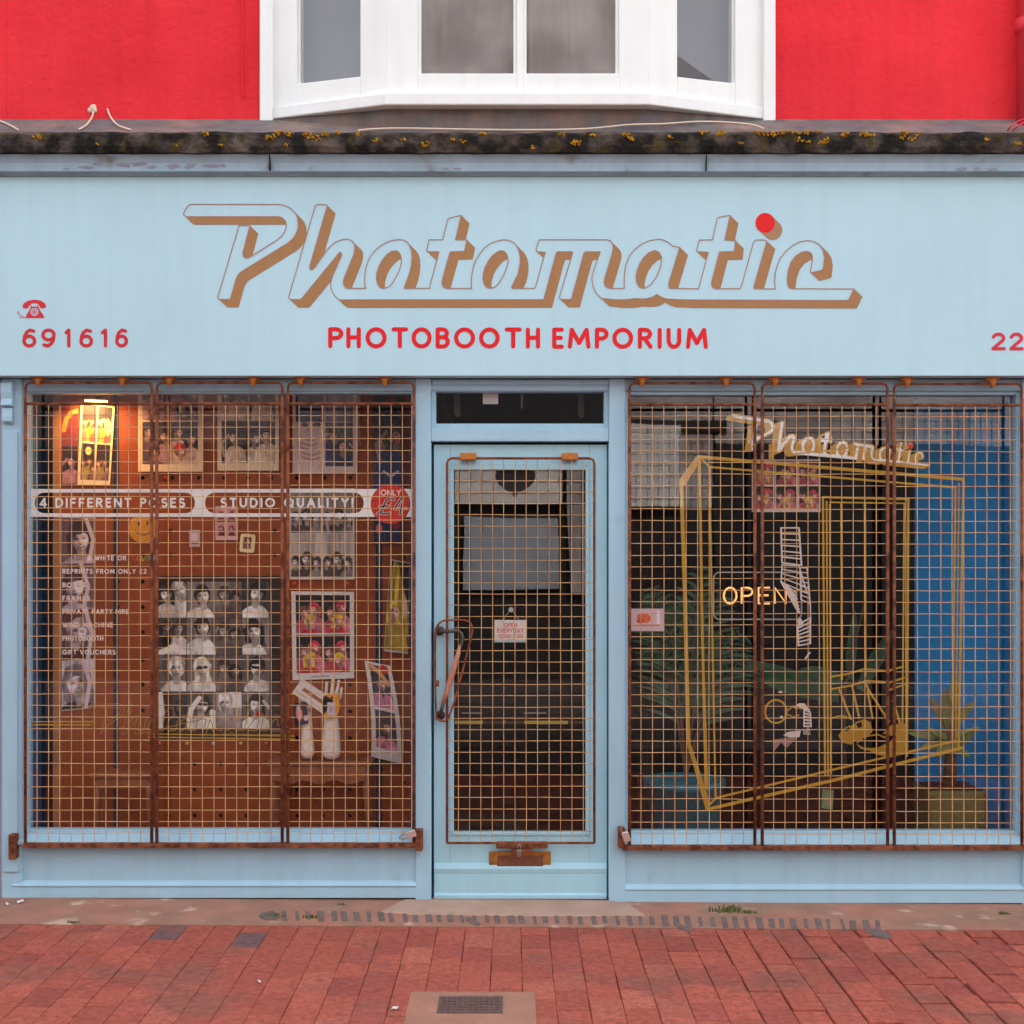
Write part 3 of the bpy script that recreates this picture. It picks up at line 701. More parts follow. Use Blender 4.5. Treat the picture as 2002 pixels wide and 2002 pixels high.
MB().pbox(972, 1062, 1673, 1694, yd - .014, yd - .009).build('letter_flap', mat('aged_copper', (120, 72, 50), .55, .25, 40), lp_o, bevel=.002)
hb = MB()
yh = yd - .055
def rod(m, pts, r, n=10): m.tube(pts, r, n)
rod(hb, [P(860, 1233, yd), P(860, 1233, yh)], .013); rod(hb, [P(861, 1398, yd), P(861, 1398, yh)], .013)
hb.lathe([(.022, 0), (.022, -.008), (.014, -.012)], tuple(P(860, 1233, yd)), 16, 'Y'); hb.lathe([(.022, 0), (.022, -.008), (.014, -.012)], tuple(P(861, 1398, yd)), 16, 'Y')
rod(hb, [P(858, 1233, yh), P(880, 1234, yh), P(895, 1233, yh), P(902, 1238, yh), P(905, 1248, yh), P(901, 1263, yh), P(898, 1272, yh)], .0085)
rod(hb, [P(868, 1370, yh), P(864, 1384, yh), P(861, 1400, yh)], .0085)
ho = hb.build('handle', M_handle, door, smooth=True)
gp = MB(); gp.tube([P(900, 1262, yh), P(893, 1288, yh), P(882, 1325, yh), P(873, 1354, yh), P(866, 1374, yh)], [.0085, .0115, .013, .012, .009], 12); gp.build('grip', M_grip, ho, smooth=True)
bl = MB(); bl.box(X(843), X(1190), .062, .10, -.02, Z(1757, .03)); bl.build('door_gap_fill', M_black, shop)  # black fill, the dark gap under the door put in as colour

# interior
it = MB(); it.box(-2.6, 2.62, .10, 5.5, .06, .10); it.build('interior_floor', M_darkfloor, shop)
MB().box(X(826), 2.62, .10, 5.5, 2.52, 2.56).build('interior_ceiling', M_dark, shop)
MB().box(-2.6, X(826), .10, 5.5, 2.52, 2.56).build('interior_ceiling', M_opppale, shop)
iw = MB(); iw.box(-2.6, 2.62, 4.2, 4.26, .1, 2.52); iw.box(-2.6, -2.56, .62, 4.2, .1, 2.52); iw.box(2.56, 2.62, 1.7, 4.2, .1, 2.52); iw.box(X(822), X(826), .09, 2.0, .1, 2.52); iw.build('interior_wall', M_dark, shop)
bw = MB(); bw.box(X(42, .1) - .05, X(42, .1), .095, .26, .1, 2.42); bw.box(X(42, .1) - .05, X(42, .1) - .02, .26, .62, .1, 2.42); bw.build('blue_side_panel', M_bluewall2, shop)
br = MB(); e0, e1 = Vector((X(1788, .62), .62)), Vector((X(1992, .26), .26)); br.add([(e0.x, e0.y, .1), (e1.x, e1.y, .1), (e1.x + .02, e1.y + .05, .1), (e0.x + .02, e0.y + .05, .1), (e0.x, e0.y, 2.5), (e1.x, e1.y, 2.5), (e1.x + .02, e1.y + .05, 2.5), (e0.x + .02, e0.y + .05, 2.5)], [(0, 1, 2, 3), (4, 7, 6, 5), (0, 4, 5, 1), (1, 5, 6, 2), (2, 6, 7, 3), (3, 7, 4, 0)]); br.box(X(1988, .1), X(1988, .1) + .05, .095, .30, .1, 2.45); br.build('blue_side_wall', M_bluewall, shop)

# ---- the neighbours, the drainpipe
nb = thing('neighbour_house', (-3.4, .3, 0), 'lilac grey rendered house front just showing past the left pilaster', 'building')
MB().box(-9.5, X(5.0), -.012, .31, -.1, ZFB - .006).build('wall', M_greywall, nb)
MB().box(-9.5, -3.62, -.0, 9.0, ZFB, 8.6).build('unseen_upper_wall', M_greywall, nb)  # mass out of view, added to block sun coming past the left side
nb2 = thing('neighbour_house', (6, .3, 0), 'unseen grey house added beyond the right edge to block the sun', 'building')  # out of view, added to keep a sun patch off the pavement
MB().box(2.78, 9.5, -.02, 9.0, -.1, 8.8).build('wall', M_greywall, nb2)
MB().box(3.4, 6.4, -.06, -.02, .5, 2.4).build('window', M_oppdark, nb2)
MB().box(-3.5, X(4) - .04, -.03, -.012, -.1, .22).build('dark_base_strip', M_oppdark, nb)
pp = thing('drainpipe', (X(1990), .0, 3.6), 'red painted drainpipe at the right edge above the ledge', 'drainpipe')
xp = X(2004, -.02); MB().tube([(xp, -.035, 3.45), (xp, -.035, 7.3)], .042, 20).build('pipe', M_redworn, pp, smooth=True)
MB().tube([(xp, -.035, Z(60, -.03) - .012), (xp, -.035, Z(60, -.03) + .05)], .048, 20).build('collar', M_redworn, pp, smooth=True)
# cables
def cable(pts, r, label, clip_=None, m=None, name='cable'):
    o = MB().tube(pts, r, 6).build(name, m or M_cable, None, smooth=True); tag(o, label, 'cable', 'loose cables on the ledge'); o.location = (0, 0, 0)
    return o
def spl(pts, n=8):
    out = []
    for i in range(len(pts) - 1):
        p0, p1, p2, p3 = pts[max(i - 1, 0)], pts[i], pts[i + 1], pts[min(i + 2, len(pts) - 1)]
        for k in range(n):
            t = k / n; out.append(.5 * ((2 * p1) + (-p0 + p2) * t + (2 * p0 - 5 * p1 + 4 * p2 - p3) * t * t + (-p0 + 3 * p1 - 3 * p2 + p3) * t ** 3))
    out.append(pts[-1]); return out
c1 = cable(spl([P(182, 214, .028), P(181, 226, .0), P(170, 243, -.10), P(154, 253, -.17)]), .0042, 'short white cable curling left from a plaster blob on the left red wall')
b_ = MB(); p = P(181, 213, .03)
for k in range(7): b_.lathe([(.013, 0), (.011, -.007), (.004, -.012)], (p.x + rl.uniform(-.012, .012), p.y, p.z + rl.uniform(-.012, .010)), 7, 'Y')
b_.build('plaster_blob', M_cable, c1)
cable(spl([P(210, 213, .028), P(216, 228, .0), P(230, 244, -.11), P(256, 254, -.17)]), .0042, 'short white cable curling right below the left red wall')
cable(spl([P(-10, 233, .02), P(14, 242, -.08), P(36, 254, -.17)]), .0042, 'white cable end on the ledge at the left edge')
cable(spl([P(700, 255, -.175), P(735, 252, -.170), P(800, 251, -.171), P(1000, 254, -.173), P(1140, 252, -.171), P(1230, 244, -.168), P(1300, 242, -.165), P(1360, 238, -.163), P(1420, 239, -.165), P(1470, 244, -.168), P(1494, 252, -.175)]), .0040, 'long thin white cable lying along the ledge under the bay window')
cable(spl([P(1970, 255, -.175), P(1978, 245, -.2), P(1992, 236, -.12), P(2010, 230, -.08)]), .0036, 'upper pinkish cable end beside the drainpipe', m=M_redworn)
cable(spl([P(1980, 255, -.175), P(1990, 247, -.2), P(2001, 240, -.14), P(2012, 236, -.1)]), .0036, 'lower pinkish cable end beside the drainpipe', m=M_redworn)

# ---- across the street: seen only as reflections in the glass
def mx_(px): return (px - 1001) * 17.32 / FOC
def mz_(py): return EYE + (HORIZ - py) * 17.32 / FOC
op = thing('opposite_house', (0, -11, 0), 'tall grey rendered house over a dark shopfront across the street, reflected in the door glass', 'building')
m = MB(); m.box(-1.2, 1.42, -11.6, -11, 3.35, 9.6); m.box(-1.9, -1.2, -11.6, -11.0, 5.2, 9.6); m.box(1.42, 2.6, -11.6, -11, 2.2, 9.6); m.build('wall', M_oppwall, op)
m = MB(); m.box(-1.9, -1.2, -11.6, -11.0, 3.35, 5.2); m.box(-1.9, 1.42, -11.6, -11.0, -.2, 3.35); m.box(1.42, 2.6, -11.6, -11.0, -.2, 2.2); m.build('shopfront', M_oppdark, op)
m = MB(); m.box(mx_(1222), mx_(1420), -11.03, -10.97, mz_(846), mz_(822)); m.box(mx_(835), mx_(1205), -11.03, -10.97, mz_(842), mz_(752)).build('name_board', M_oppdark, op)
for a_, b_, c_, d_ in ((890, 1100, 988, 915), (905, 1090, 1150, 1013), (1228, 1332, 990, 832), (1110, 1143, 1160, 915)):
    MB().box(mx_(a_), mx_(b_), -11.02, -10.9, mz_(c_), mz_(d_)).build('pale_panel', M_oppgrey if a_ == 905 else (M_oppwall if a_ == 1110 else M_opppale), op)
m = MB(); m.box(-1.9, 2.6, -12.6, -11.61, -.2, 9.6); m.build('side_wall', M_street, op)
m = MB().add([(-2.0, -10.8, 9.6), (2.7, -10.8, 9.6), (2.7, -13, 11), (-2.0, -13, 11)], [(0, 1, 2, 3)]); m.build('roof', M_slate, op, solid=.12)
def opp(name, x0, x1, h0, h1, label):
    o = thing(name, ((x0 + x1) / 2, -11, 0), label, 'building'); h2 = max(h0, h1)
    MB().add([(x0, -11, 3.0), (x1, -11, 3.0), (x1, -11, h1), (x0, -11, h0), (x0, -11.5, 3.0), (x1, -11.5, 3.0), (x1, -11.5, h1), (x0, -11.5, h0)], [(0, 1, 2, 3), (7, 6, 5, 4), (0, 4, 5, 1), (1, 5, 6, 2), (2, 6, 7, 3), (3, 7, 4, 0)]).build('wall', M_oppshade if x1 < 0 else M_oppwall, o)
    MB().box(x0, x1, -11.5, -11.0, -.2, 3.0).build('shopfront', M_oppdark, o)
    n = max(2, int((x1 - x0) / 2.8))
    for i in range(n):
        wx = x0 + (i + .3) * (x1 - x0) / n; wv = MB().box(wx, wx + 1.0, -11.02, -10.97, 4.3, 5.9).build('window', M_oppdark, o)
        MB().box(wx - .08, wx, -11.02, -10.93, 4.2, 5.98).box(wx + 1.0, wx + 1.08, -11.02, -10.93, 4.2, 5.98).box(wx, wx + 1.0, -11.02, -10.93, 5.05, 5.11).build('frame', M_opppale, wv)
    return o
h1 = opp('corner_house', -16, -1.92, 8.55, 7.4, 'lower house across the street, its aerial mirrored in the left bay pane')
MB().box(-9.95, -9.6, -11.6, -11.2, 8.0, 9.05).build('chimney', M_street, h1)
MB().tube([(-9.75, -11.3, 8.6), (-9.75, -11.3, 9.6)], .02, 6).tube([(-10.0, -11.3, 9.4), (-9.5, -11.3, 9.42)], .012, 6).tube([(-9.95, -11.3, 9.3), (-9.55, -11.3, 9.31)], .012, 6).build('aerial', M_black, h1)
h2 = opp('gabled_house', 2.62, 16, 8.2, 8.2, 'lower gabled house across the street, its roof mirrored in the right bay pane')
MB().add([(7.0, -11.02, 8.2), (14.0, -11.02, 8.2), (9.1, -11.02, 9.7), (7.0, -12.6, 8.2), (14.0, -12.6, 8.2), (9.1, -12.6, 9.7)], [(0, 1, 2), (5, 4, 3), (0, 2, 5, 3), (1, 4, 5, 2), (0, 3, 4, 1)]).build('roof', M_slate, h2)
# ================================================================== THE FASCIA SIGN
TAN, LINE, SIGNRED = (168, 124, 82), (172, 130, 116), (226, 32, 40)
sign = thing('fascia_sign', (0, -.06, ZFB), 'long pale blue shop sign board with a tan outlined script wordmark and red lettering', 'sign')
MB().box(-3.6, 2.62, -.10, -.02, ZFB, ZFT).build('board', M_fascia, sign, bevel=.003)
ys = -.1015
def zA(p): return (350 + p[0] / 5.52, 385 + p[1] / 5.52)
def zB(p): return (640 + p[0] / 5.52, 385 + p[1] / 5.52)
def zC(p): return (960 + p[0] / 5.52, 385 + p[1] / 5.52)
def zD(p): return (1340 + p[0] / 5.367, 385 + p[1] / 5.367)
def zE(p): return (1000 + p[0] / 2.76, 370 + p[1] / 2.76)
WP = [zA(p) for p in ((48, 185), (60, 150), (98, 95), (115, 78), (1075, 80), (1125, 88), (1170, 105), (1210, 128), (1240, 155), (1265, 190), (1280, 230), (1288, 300), (1282, 345), (1265, 395), (1240, 435), (1210, 468), (1165, 503), (700, 790), (660, 815), (635, 845), (615, 885), (553, 1105), (432, 1105), (418, 1080), (650, 305), (765, 308), (690, 600), (692, 635), (710, 655), (740, 658), (800, 628), (1060, 462), (1105, 422), (1135, 385), (1152, 345), (1158, 300), (1150, 265), (1130, 240), (1105, 220), (1075, 212), (75, 212), (55, 200))]
WH = ([zA(p) for p in ((1470, 95), (1490, 82), (1590, 82), (1600, 95), (1410, 750), (1413, 778), (1430, 788), (1460, 768), (1590, 580), (1640, 525), (1690, 487), (1750, 462), (1810, 453))]
      + [zB(p) for p in ((240, 460), (272, 478), (292, 510), (297, 560), (285, 622), (180, 880), (172, 925), (180, 955), (200, 978), (235, 986), (415, 986), (404, 960), (402, 860), (415, 760), (440, 690), (475, 628), (520, 572), (570, 530), (640, 488), (700, 467), (770, 459), (820, 465), (860, 485), (890, 525), (908, 580), (914, 650), (908, 735), (885, 830), (830, 975), (832, 986), (1108, 986), (1105, 965), (1205, 592), (1078, 590), (1072, 570), (1098, 462), (1245, 462), (1300, 240), (1325, 226), (1445, 198), (1382, 462), (1505, 462), (1480, 586), (1325, 592), (1240, 895), (1236, 935), (1250, 970), (1290, 988), (1558, 986), (1552, 960), (1556, 860), (1575, 750), (1600, 690), (1640, 620), (1690, 555), (1750, 507), (1830, 475))]
      + [zC(p) for p in ((134, 461), (185, 465), (230, 482), (268, 515), (298, 570), (314, 640), (314, 720), (290, 835), (222, 970), (228, 986), (470, 986), (490, 940), (585, 597), (492, 588), (486, 570), (515, 470), (530, 461), (1255, 461), (1290, 472), (1312, 505), (1320, 550), (1308, 610), (1230, 870), (1223, 920), (1235, 962), (1280, 986), (1440, 986), (1436, 960), (1438, 860), (1450, 745), (1490, 645), (1540, 575), (1620, 512), (1700, 474), (1800, 455), (1850, 461))]
      + [zE(p) for p in ((845, 284), (868, 306), (908, 312), (848, 510), (852, 533), (1008, 537))]
      + [zD(p) for p in ((145, 940), (238, 592), (238, 580), (122, 575), (120, 560), (145, 452), (285, 450), (335, 225), (360, 210), (470, 192), (415, 450), (525, 456), (515, 572), (358, 577), (280, 875), (276, 915), (285, 945), (315, 962), (572, 962), (590, 930), (715, 475), (740, 451), (830, 450), (855, 462), (718, 945), (724, 962), (944, 965), (936, 900), (943, 800), (965, 715), (1000, 640), (1050, 575), (1120, 512), (1190, 474), (1280, 456), (1350, 468), (1410, 500), (1445, 555), (1460, 640), (1446, 758), (1420, 772), (1316, 796), (1312, 778), (1334, 665), (1332, 615), (1310, 582), (1270, 570), (1215, 582), (1160, 618), (1110, 680), (1080, 770), (1068, 870), (1075, 920), (1090, 950), (1118, 962), (1772, 965), (1758, 985), (1716, 1080), (1690, 1086), (0, 1080))]
      + [zC(p) for p in ((1900, 1102), (1840, 1082), (1790, 1052), (1740, 1082), (1680, 1098), (1620, 1100), (1550, 1096), (1440, 1110), (1320, 1108), (1250, 1100), (1190, 1095), (1135, 1040), (1098, 960), (1088, 880), (1105, 800), (1180, 592), (1022, 591), (1003, 605), (868, 1105), (748, 1106), (736, 1085), (880, 605), (876, 591), (722, 591), (704, 605), (568, 1108))]
      + [zB(p) for p in ((130, 1110), (100, 1090), (65, 1045), (40, 985), (36, 930), (52, 860), (155, 630), (150, 603), (130, 598))]
      + [zA(p) for p in ((1720, 612), (1330, 1090), (1310, 1107), (1198, 1107), (1182, 1082))])
O1 = [zB(p) for p in ((605, 986), (570, 975), (543, 940), (530, 890), (533, 825), (555, 750), (590, 685), (640, 625), (690, 588), (735, 580), (768, 592), (792, 630), (802, 690), (790, 750), (755, 840), (710, 920), (665, 968))]
O2 = [(x - 640 + 640 + 1150 / 5.52, y) for x, y in O1]
O3 = [zC(p) for p in ((1640, 986), (1600, 970), (1575, 925), (1566, 860), (1578, 790), (1605, 720), (1650, 650), (1710, 596), (1770, 577), (1815, 598), (1840, 650), (1838, 700), (1822, 775), (1785, 865), (1730, 940), (1680, 976))]
def sweep(poly, v, col):
    out = [([(x + v[0], y + v[1]) for x, y in poly], col)]
    for a, b in zip(poly, poly[1:] + poly[:1]):
        q = [a, b, (b[0] + v[0], b[1] + v[1]), (a[0] + v[0], a[1] + v[1])]
        if abs(area(q)) > .02: out.append((q, col))
    return out
V = (16.3, 15.8)
L = []
for poly in (WP, WH): L += sweep(poly, V, TAN)
for poly in (WP, WH): L.append((poly, None))
Lo = []
for hole in (O1, O2, O3):                              # inside the bowls: shade, with the light gap at lower right
    L.append((hole, TAN))
    sh = [(x + V[0], y + V[1]) for x, y in hole]
    inter = [p for p in sh]
    Lo.append((hole, sh))
def convclip(sub, cl):
    if area(cl) < 0: cl = cl[::-1]
    out = sub
    for i in range(len(cl)):
        a, b = cl[i], cl[(i + 1) % len(cl)]
        inp = out; out = []
        def side(p): return (b[0] - a[0]) * (p[1] - a[1]) - (b[1] - a[1]) * (p[0] - a[0])
        for k in range(len(inp)):
            p, q = inp[k - 1], inp[k]; sp, sq = side(p), side(q)
            if (sp >= 0) != (sq >= 0):
                t = sp / (sp - sq); out.append((p[0] + (q[0] - p[0]) * t, p[1] + (q[1] - p[1]) * t))
            if sq >= 0: out.append(q)
        if not out: return []
    return out
HL = []
for hole, sh in Lo:
    c_ = convclip(sh, hole)
    if c_: HL.append((c_, None))
wordmark_layers = L + HL
art('wordmark_shade', wordmark_layers, on_plane(ys), M_paintart, sign)
out_ = []
for poly in (WP, WH, O1, O2, O3):
    out_ += [(p, LINE) for p in strokes([poly], 1.9, closed=True, nd=6)]
art('wordmark_outline', out_, on_plane(ys - .0008), M_paintart, sign)
dot = zD((837, 272)); dl = sweep(ell(dot[0], dot[1], 18.8, 19.2, 28), (14.6, 14.2), (168, 132, 98))
art('dot_shade', dl, on_plane(ys), M_paintart, sign)
art('red_dot', [(ell(dot[0], dot[1], 19, 19.5, 32), (228, 34, 34))], on_plane(ys - .0008), M_paintart, sign)
# strapline
boxes = [('P', 641.5, 671.5), ('H', 677, 705.5), ('O', 714.5, 756), ('T', 765.5, 798), ('O', 804.5, 844), ('B', 851.5, 879.5), ('O', 887.5, 929), ('O', 936.5, 977), ('T', 986.5, 1020), ('H', 1028, 1056),
         ('E', 1079.5, 1102.5), ('M', 1110, 1154.5), ('P', 1163, 1190), ('O', 1197, 1238), ('R', 1247, 1276), ('I', 1286, 1293.5), ('U', 1303, 1332), ('M', 1341, 1384)]
L = []
for word in (boxes[:10], boxes[10:]):
    L = []
    for ch, a, b in word: L += [(p, SIGNRED) for p in glyph(ch, a, b, 639.5 + (a - 640) * .0018, 681 + (a - 640) * .0018, 8.2)]
    art('strapline_word', L, on_plane(ys), M_paintart, sign)
L = []
for ch, a, b in (('6', 43.5, 71), ('9', 80.5, 109), ('1', 126, 139), ('6', 155, 182), ('1', 197, 211), ('6', 225, 250.5)):
    L += [(p, (210, 46, 56)) for p in glyph(ch, a, b, 642, 679.6, 6.6)]
art('phone_number', L, on_plane(ys), M_paintart, sign)
L = []
for ch, a, b in (('2', 1938, 1967), ('2', 1973, 2002)): L += [(p, (214, 56, 72)) for p in glyph(ch, a, b, 650, 685, 6.6)]
art('street_number', L, on_plane(ys), M_paintart, sign)
def zT(p): return (p[0] / 4.83, 560 + p[1] / 4.83)
tel = [zT(p) for p in ((212, 185), (225, 158), (262, 135), (325, 124), (385, 133), (422, 158), (436, 185), (428, 202), (400, 208), (378, 198), (372, 180), (350, 162), (325, 158), (298, 162), (278, 180), (268, 200), (245, 210), (218, 204))]
body = [zT(p) for p in ((242, 298), (250, 268), (275, 228), (290, 196), (284, 168), (300, 190), (352, 190), (366, 168), (362, 196), (378, 228), (408, 268), (420, 298))]
TR = (214, 52, 60)
L = [(tel, TR), (body, TR), (ell(*zT((325, 240)), 38 / 4.83, n=20), None), (ell(*zT((325, 240)), 26 / 4.83, n=18), TR), (ell(*zT((325, 240)), 20 / 4.83, n=18), None), (ell(*zT((325, 240)), 11 / 4.83, n=12), TR)]
for i in range(9):
    a = R(160 + i * 14); q = zT((232 + 62 * math.cos(a) - i * 0.5, 236 + i * 7)); L.append((ell(q[0], q[1], 1.1, n=6), TR))
L.append((ell(*zT((190, 292)), 3.5, .7, n=6), TR)); L.append((ell(*zT((222, 294)), 4, .6, n=6), TR))
art('telephone_emblem', L, on_plane(ys), M_paintart, sign)
# ================================================================== GRILLES, BARS, LOCKS
YG = -.055
def make_grille(x0p, w, ytop, y2, ybot, cols, rows, y, hooks, label, group=None, hookz=None, name='window_grille'):
    root = thing(name, P(x0p, ybot, y), label, 'security grille', group)
    x0, x1 = X(x0p, y), X(x0p + w, y); zt, z2, zb = Z(ytop, y), Z(y2, y), Z(ybot, y)
    rg = random.Random(int(x0p))
    r = .0058; c = .022
    fr = MB()
    fr.tube([(x0, y, zb), (x0, y, zt - c), (x0 + c * .3, y, zt - c * .3), (x0 + c, y, zt), (x1 - c, y, zt), (x1 - c * .3, y, zt - c * .3), (x1, y, zt - c), (x1, y, zb)], r, 8)
    if y2 > ytop + 1:
        fr.tube([(x0, y - .002, z2), (x1, y - .002, z2)], .0068, 8)
        for xx in (x0, x1): fr.tube([(xx, y - .003, zb), (xx, y - .003, z2 + .03)], .0078, 8)
    else: fr.tube([(x0, y, zb), (x1, y, zb)], r, 8)
    fr.build('frame', M_rod if y2 <= ytop + 1 else M_rust, root, smooth=True)
    wm = MB(); wr = .0018
    def wob(a, b, axis, s):
        pts = []
        n = 10
        for i in range(n + 1):
            t = i / n; q = a + (b - a) * t
            off = noise.noise(Vector((s * 3.1, t * 3, 1.7))) * .0026 + noise.noise(Vector((s * 7.7, t * 9, 4.2))) * .0009; offy = noise.noise(Vector((s * 2.3, t * 2.2, 8.1))) * .002
            pts.append(q + (Vector((off, offy, 0)) if axis == 'v' else Vector((0, offy, off))))
        return pts
    for i in range(1, cols):
        xx = x0 + (x1 - x0) * i / cols
        wm.tube(wob(Vector((xx, y - .002, zb)), Vector((xx, y - .002, z2)), 'v', i), wr, 5, caps=False)
    for j in range(1, rows):
        zz = zb + (z2 - zb) * j / rows
        wm.tube(wob(Vector((x0, y + .003, zz)), Vector((x1, y + .003, zz)), 'h', j + 50), wr, 5, caps=False)
    wm.build('wire_mesh', M_wire, root, smooth=True)
    for hx in hooks:
        hm = MB(); xx = X(hx, y); zz = hookz if hookz else zt + .026
        hm.tube([(xx, y, zz), (xx, y - .004, zz - .012), (xx, y - .012, zt + .003), (xx, y - .006, zt - .010), (xx, y + .008, zt - .008)], [.026, .017, .012, .009, .008], 8)
        hm.box(xx - .03, xx + .03, y - .012, y + .02, zz - .006, zz - .0005)
        hm.build('hook', M_hook, root)
    return root
def dup(root, dx, dz, label, sx=1.0):
    r_ = root.copy(); COL.objects.link(r_); r_.location = root.location + Vector((dx, 0, dz)); r_['label'] = label; r_.scale = (sx, 1, 1)
    for ch in list(root.children):
        c_ = ch.copy(); COL.objects.link(c_); c_.parent = r_
        for g_ in list(ch.children):
            d_ = g_.copy(); COL.objects.link(d_); d_.parent = c_
    return r_
GG = 'rusty wire grilles over the shop windows'
g1 = make_grille(50, 247, 748, 789.5, 1652, 11, 38, YG, (75, 240), 'rusty wire grille at the far left, before the warmly lit photo print', GG, hookz=ZFB - .0005)
k_ = (DIST + YG) / FOC
dup(g1, 257 * k_, 0, 'rusty wire grille in front of the black and white portrait poster', .992)
dup(g1, 513 * k_, 0, 'rusty wire grille in front of the mannequin hands', .998)
dup(g1, 1180.5 * k_, -.003, 'rusty wire grille just right of the door, before the palm', .992)
dup(g1, 1440 * k_, -.004, 'rusty wire grille in front of the white film strip drawing', .992)
dup(g1, 1698 * k_, -.006, 'rusty wire grille at the far right, before the blue side wall', 1.01)
YD = -.012
dg = make_grille(874, 288, 896, 896, 1648, 13, 34, YD, (), 'tall wire guard hung over the door glass', name='door_guard')
for hx in (916, 1115):
    MB().pbox(hx - 16, hx + 15, 885, 899, YD - .012, yd).build('hook', M_hook, dg, bevel=.004)
MB().pbox(970, 1071, 1649, 1659, YD - .008, yd).build('foot_clip', M_rust, dg, bevel=.003)
MB().pbox(1002, 1040, 1659, 1667, YD - .003, yd).build('hasp', M_rod, dg, bevel=.002)
lpts = spl([P(853, 1405, -.03), P(851, 1340, -.03), P(851, 1245, -.03), P(854, 1226, -.03), P(866, 1214, -.03), P(892, 1212, -.03), P(914, 1214, -.03), P(923, 1226, -.03), P(921, 1246, -.03), P(905, 1310, -.03), P(888, 1372, -.03), P(876, 1404, -.03), P(866, 1410, -.03), P(853, 1405, -.03)], 5)
lg = MB().tube(lpts, .0048, 8, caps=False); lg.tube([P(855, 1330, -.035), P(855, 1342, -.035)], .009, 8); lg.build('handle_cutout', M_rod, dg, smooth=True)
# locking bars
def bar(x0, x1, py, label, brackets, dz=0.0):
    root = thing('locking_bar', P(x0, py, YG), label, 'security bar', 'rusty bars at the foot of the grilles')
    m = MB(); a, b = X(x0, YG), X(x1, YG); z = Z(py, YG)
    n = 60
    prof = [(YG - .012, z - .011), (YG - .012, z + .009), (YG - .006, z + .011), (YG + .018, z + .010), (YG + .018, z + .006), (YG - .004, z + .004), (YG - .005, z - .011)]
    m.extr(prof, a, b, n, .0012, int(x0)); m.build('bar', M_rust, root)
    for (q0, q1, t, bt) in brackets:
        MB().pbox(q0, q1, t, bt, YG - .016, -.0195).build('bracket', M_rust, root, bevel=.003)
    return root
bar(46, 817, 1652.5, 'rusty locking bar along the foot of the three left grilles', ((16, 29, 1632, 1681), (812, 826, 1623, 1664)))
bar(1216, 2050, 1657, 'rusty locking bar along the foot of the three right grilles', ((1209, 1222, 1619, 1659),))
def padlock(px, py, y, s, label, rot=0.0, m=M_chrome):
    root = thing('padlock', P(px, py, y), label, 'padlock', 'padlocks on the grilles'); p = P(px, py, y); c, sn = math.cos(rot), math.sin(rot)
    def q(u, v, d=0): return Vector((p.x + u * c - v * sn, p.y + d, p.z + u * sn + v * c))
    b = MB(); w, hh, dp = .016 * s, .024 * s, .008 * s
    vs = [q(u, v, d) for d in (-dp, dp) for u, v in ((-w, -hh), (w, -hh), (w * 1.05, hh * .6), (w * .8, hh), (-w * .8, hh), (-w * 1.05, hh * .6))]
    b.add(vs, [(0, 1, 2, 3, 4, 5), (11, 10, 9, 8, 7, 6)] + [(k, (k + 1) % 6, 6 + (k + 1) % 6, 6 + k) for k in range(6)]); b.build('lock_body', m, root, bevel=.003)
    sh = MB(); sh.tube([q(-w * .6, hh * .9), q(-w * .6, hh * 1.6), q(-w * .35, hh * 2.05), q(0, hh * 2.2), q(w * .35, hh * 2.05), q(w * .6, hh * 1.6), q(w * .6, hh * .9)], .0035 * s, 8); sh.build('shackle', M_steel, root, smooth=True)
padlock(1015, 1668, YD - .018, .72, 'small steel padlock hanging over the brass letter plate', 0, M_steel)
padlock(1224, 1636, YG - .026, 1.0, 'bright padlock on the bracket at the right side of the door', .35)
padlock(803, 1631, YG - .026, 1.0, 'bright padlock lying sideways at the bracket left of the door', 1.9)

# ================================================================== WRITING AND DECALS ON THE GLASS
YV = .0645                                            # vinyl on the inside of the panes
VW, VWHITE = (244, 240, 234), (246, 244, 240)
lb = [(rect(50, 956, 811, 1010.5), VW)]
lb += [(rrect(68, 963, 381, 1003.5, 19, 7), None), (rrect(401, 963, 711, 1003.5, 19, 7), None)]
pr = thing('price_banner', P(430, 984, YV), 'white vinyl band with lettered capsules and a red price badge across the left window', 'window banner')
lb.append((ell(763.5, 985.5, 39, n=36), None))
art('band', lb, on_plane(YV), M_vinyl, pr)
for s_, a_, b_ in (('4 DIFFERENT POSES', 77, 362), ('STUDIO QUALITY!', 431, 691)): art('lettering', [(p, VWHITE) for p in text_polys(s_, a_, b_, 973, 992.5, 4.0)], on_plane(YV), M_vinyl, pr)
bdg = [(ell(763.5, 985.5, 38.6, n=36), (206, 42, 26))]
bdg += [(p, (240, 214, 206)) for p in text_polys('ONLY', 744, 784, 957, 969, 2.2)]
def sl(pts): return [(x + (1000 - y) * .22, y) for x, y in pts]
pound = [sl([(765, 977), (758, 974), (750, 978), (748, 988), (747, 998), (738, 1005), (742, 1002), (752, 1005), (762, 1003)]), sl([(740, 990), (757, 989)])]
four = [sl([(780, 972), (770, 995), (793, 994)]), sl([(782, 972), (783, 1005)])]
bdg += [(p, (235, 205, 200)) for p in strokes(pound + four, 5.2)] + [(p, (34, 26, 40)) for p in strokes(pound + four, 3.0)]
art('badge', bdg, on_plane(YV), M_vinyl, pr)
sl_ = thing('services_list', P(200, 1180, YV), 'list of services in small white capitals at the left of the left window', 'window lettering')
L = []; PK = (244, 222, 214)
def tl(s, x0, x1, yc, col=PK, hgt=9.6): return [(p, col) for p in text_polys(s, x0, x1, yc - hgt / 2, yc + hgt / 2, 1.9)]
L += tl('BLACK', 123, 165, 1091, (120, 104, 100)) + tl('& WHITE OR', 171, 247, 1091)
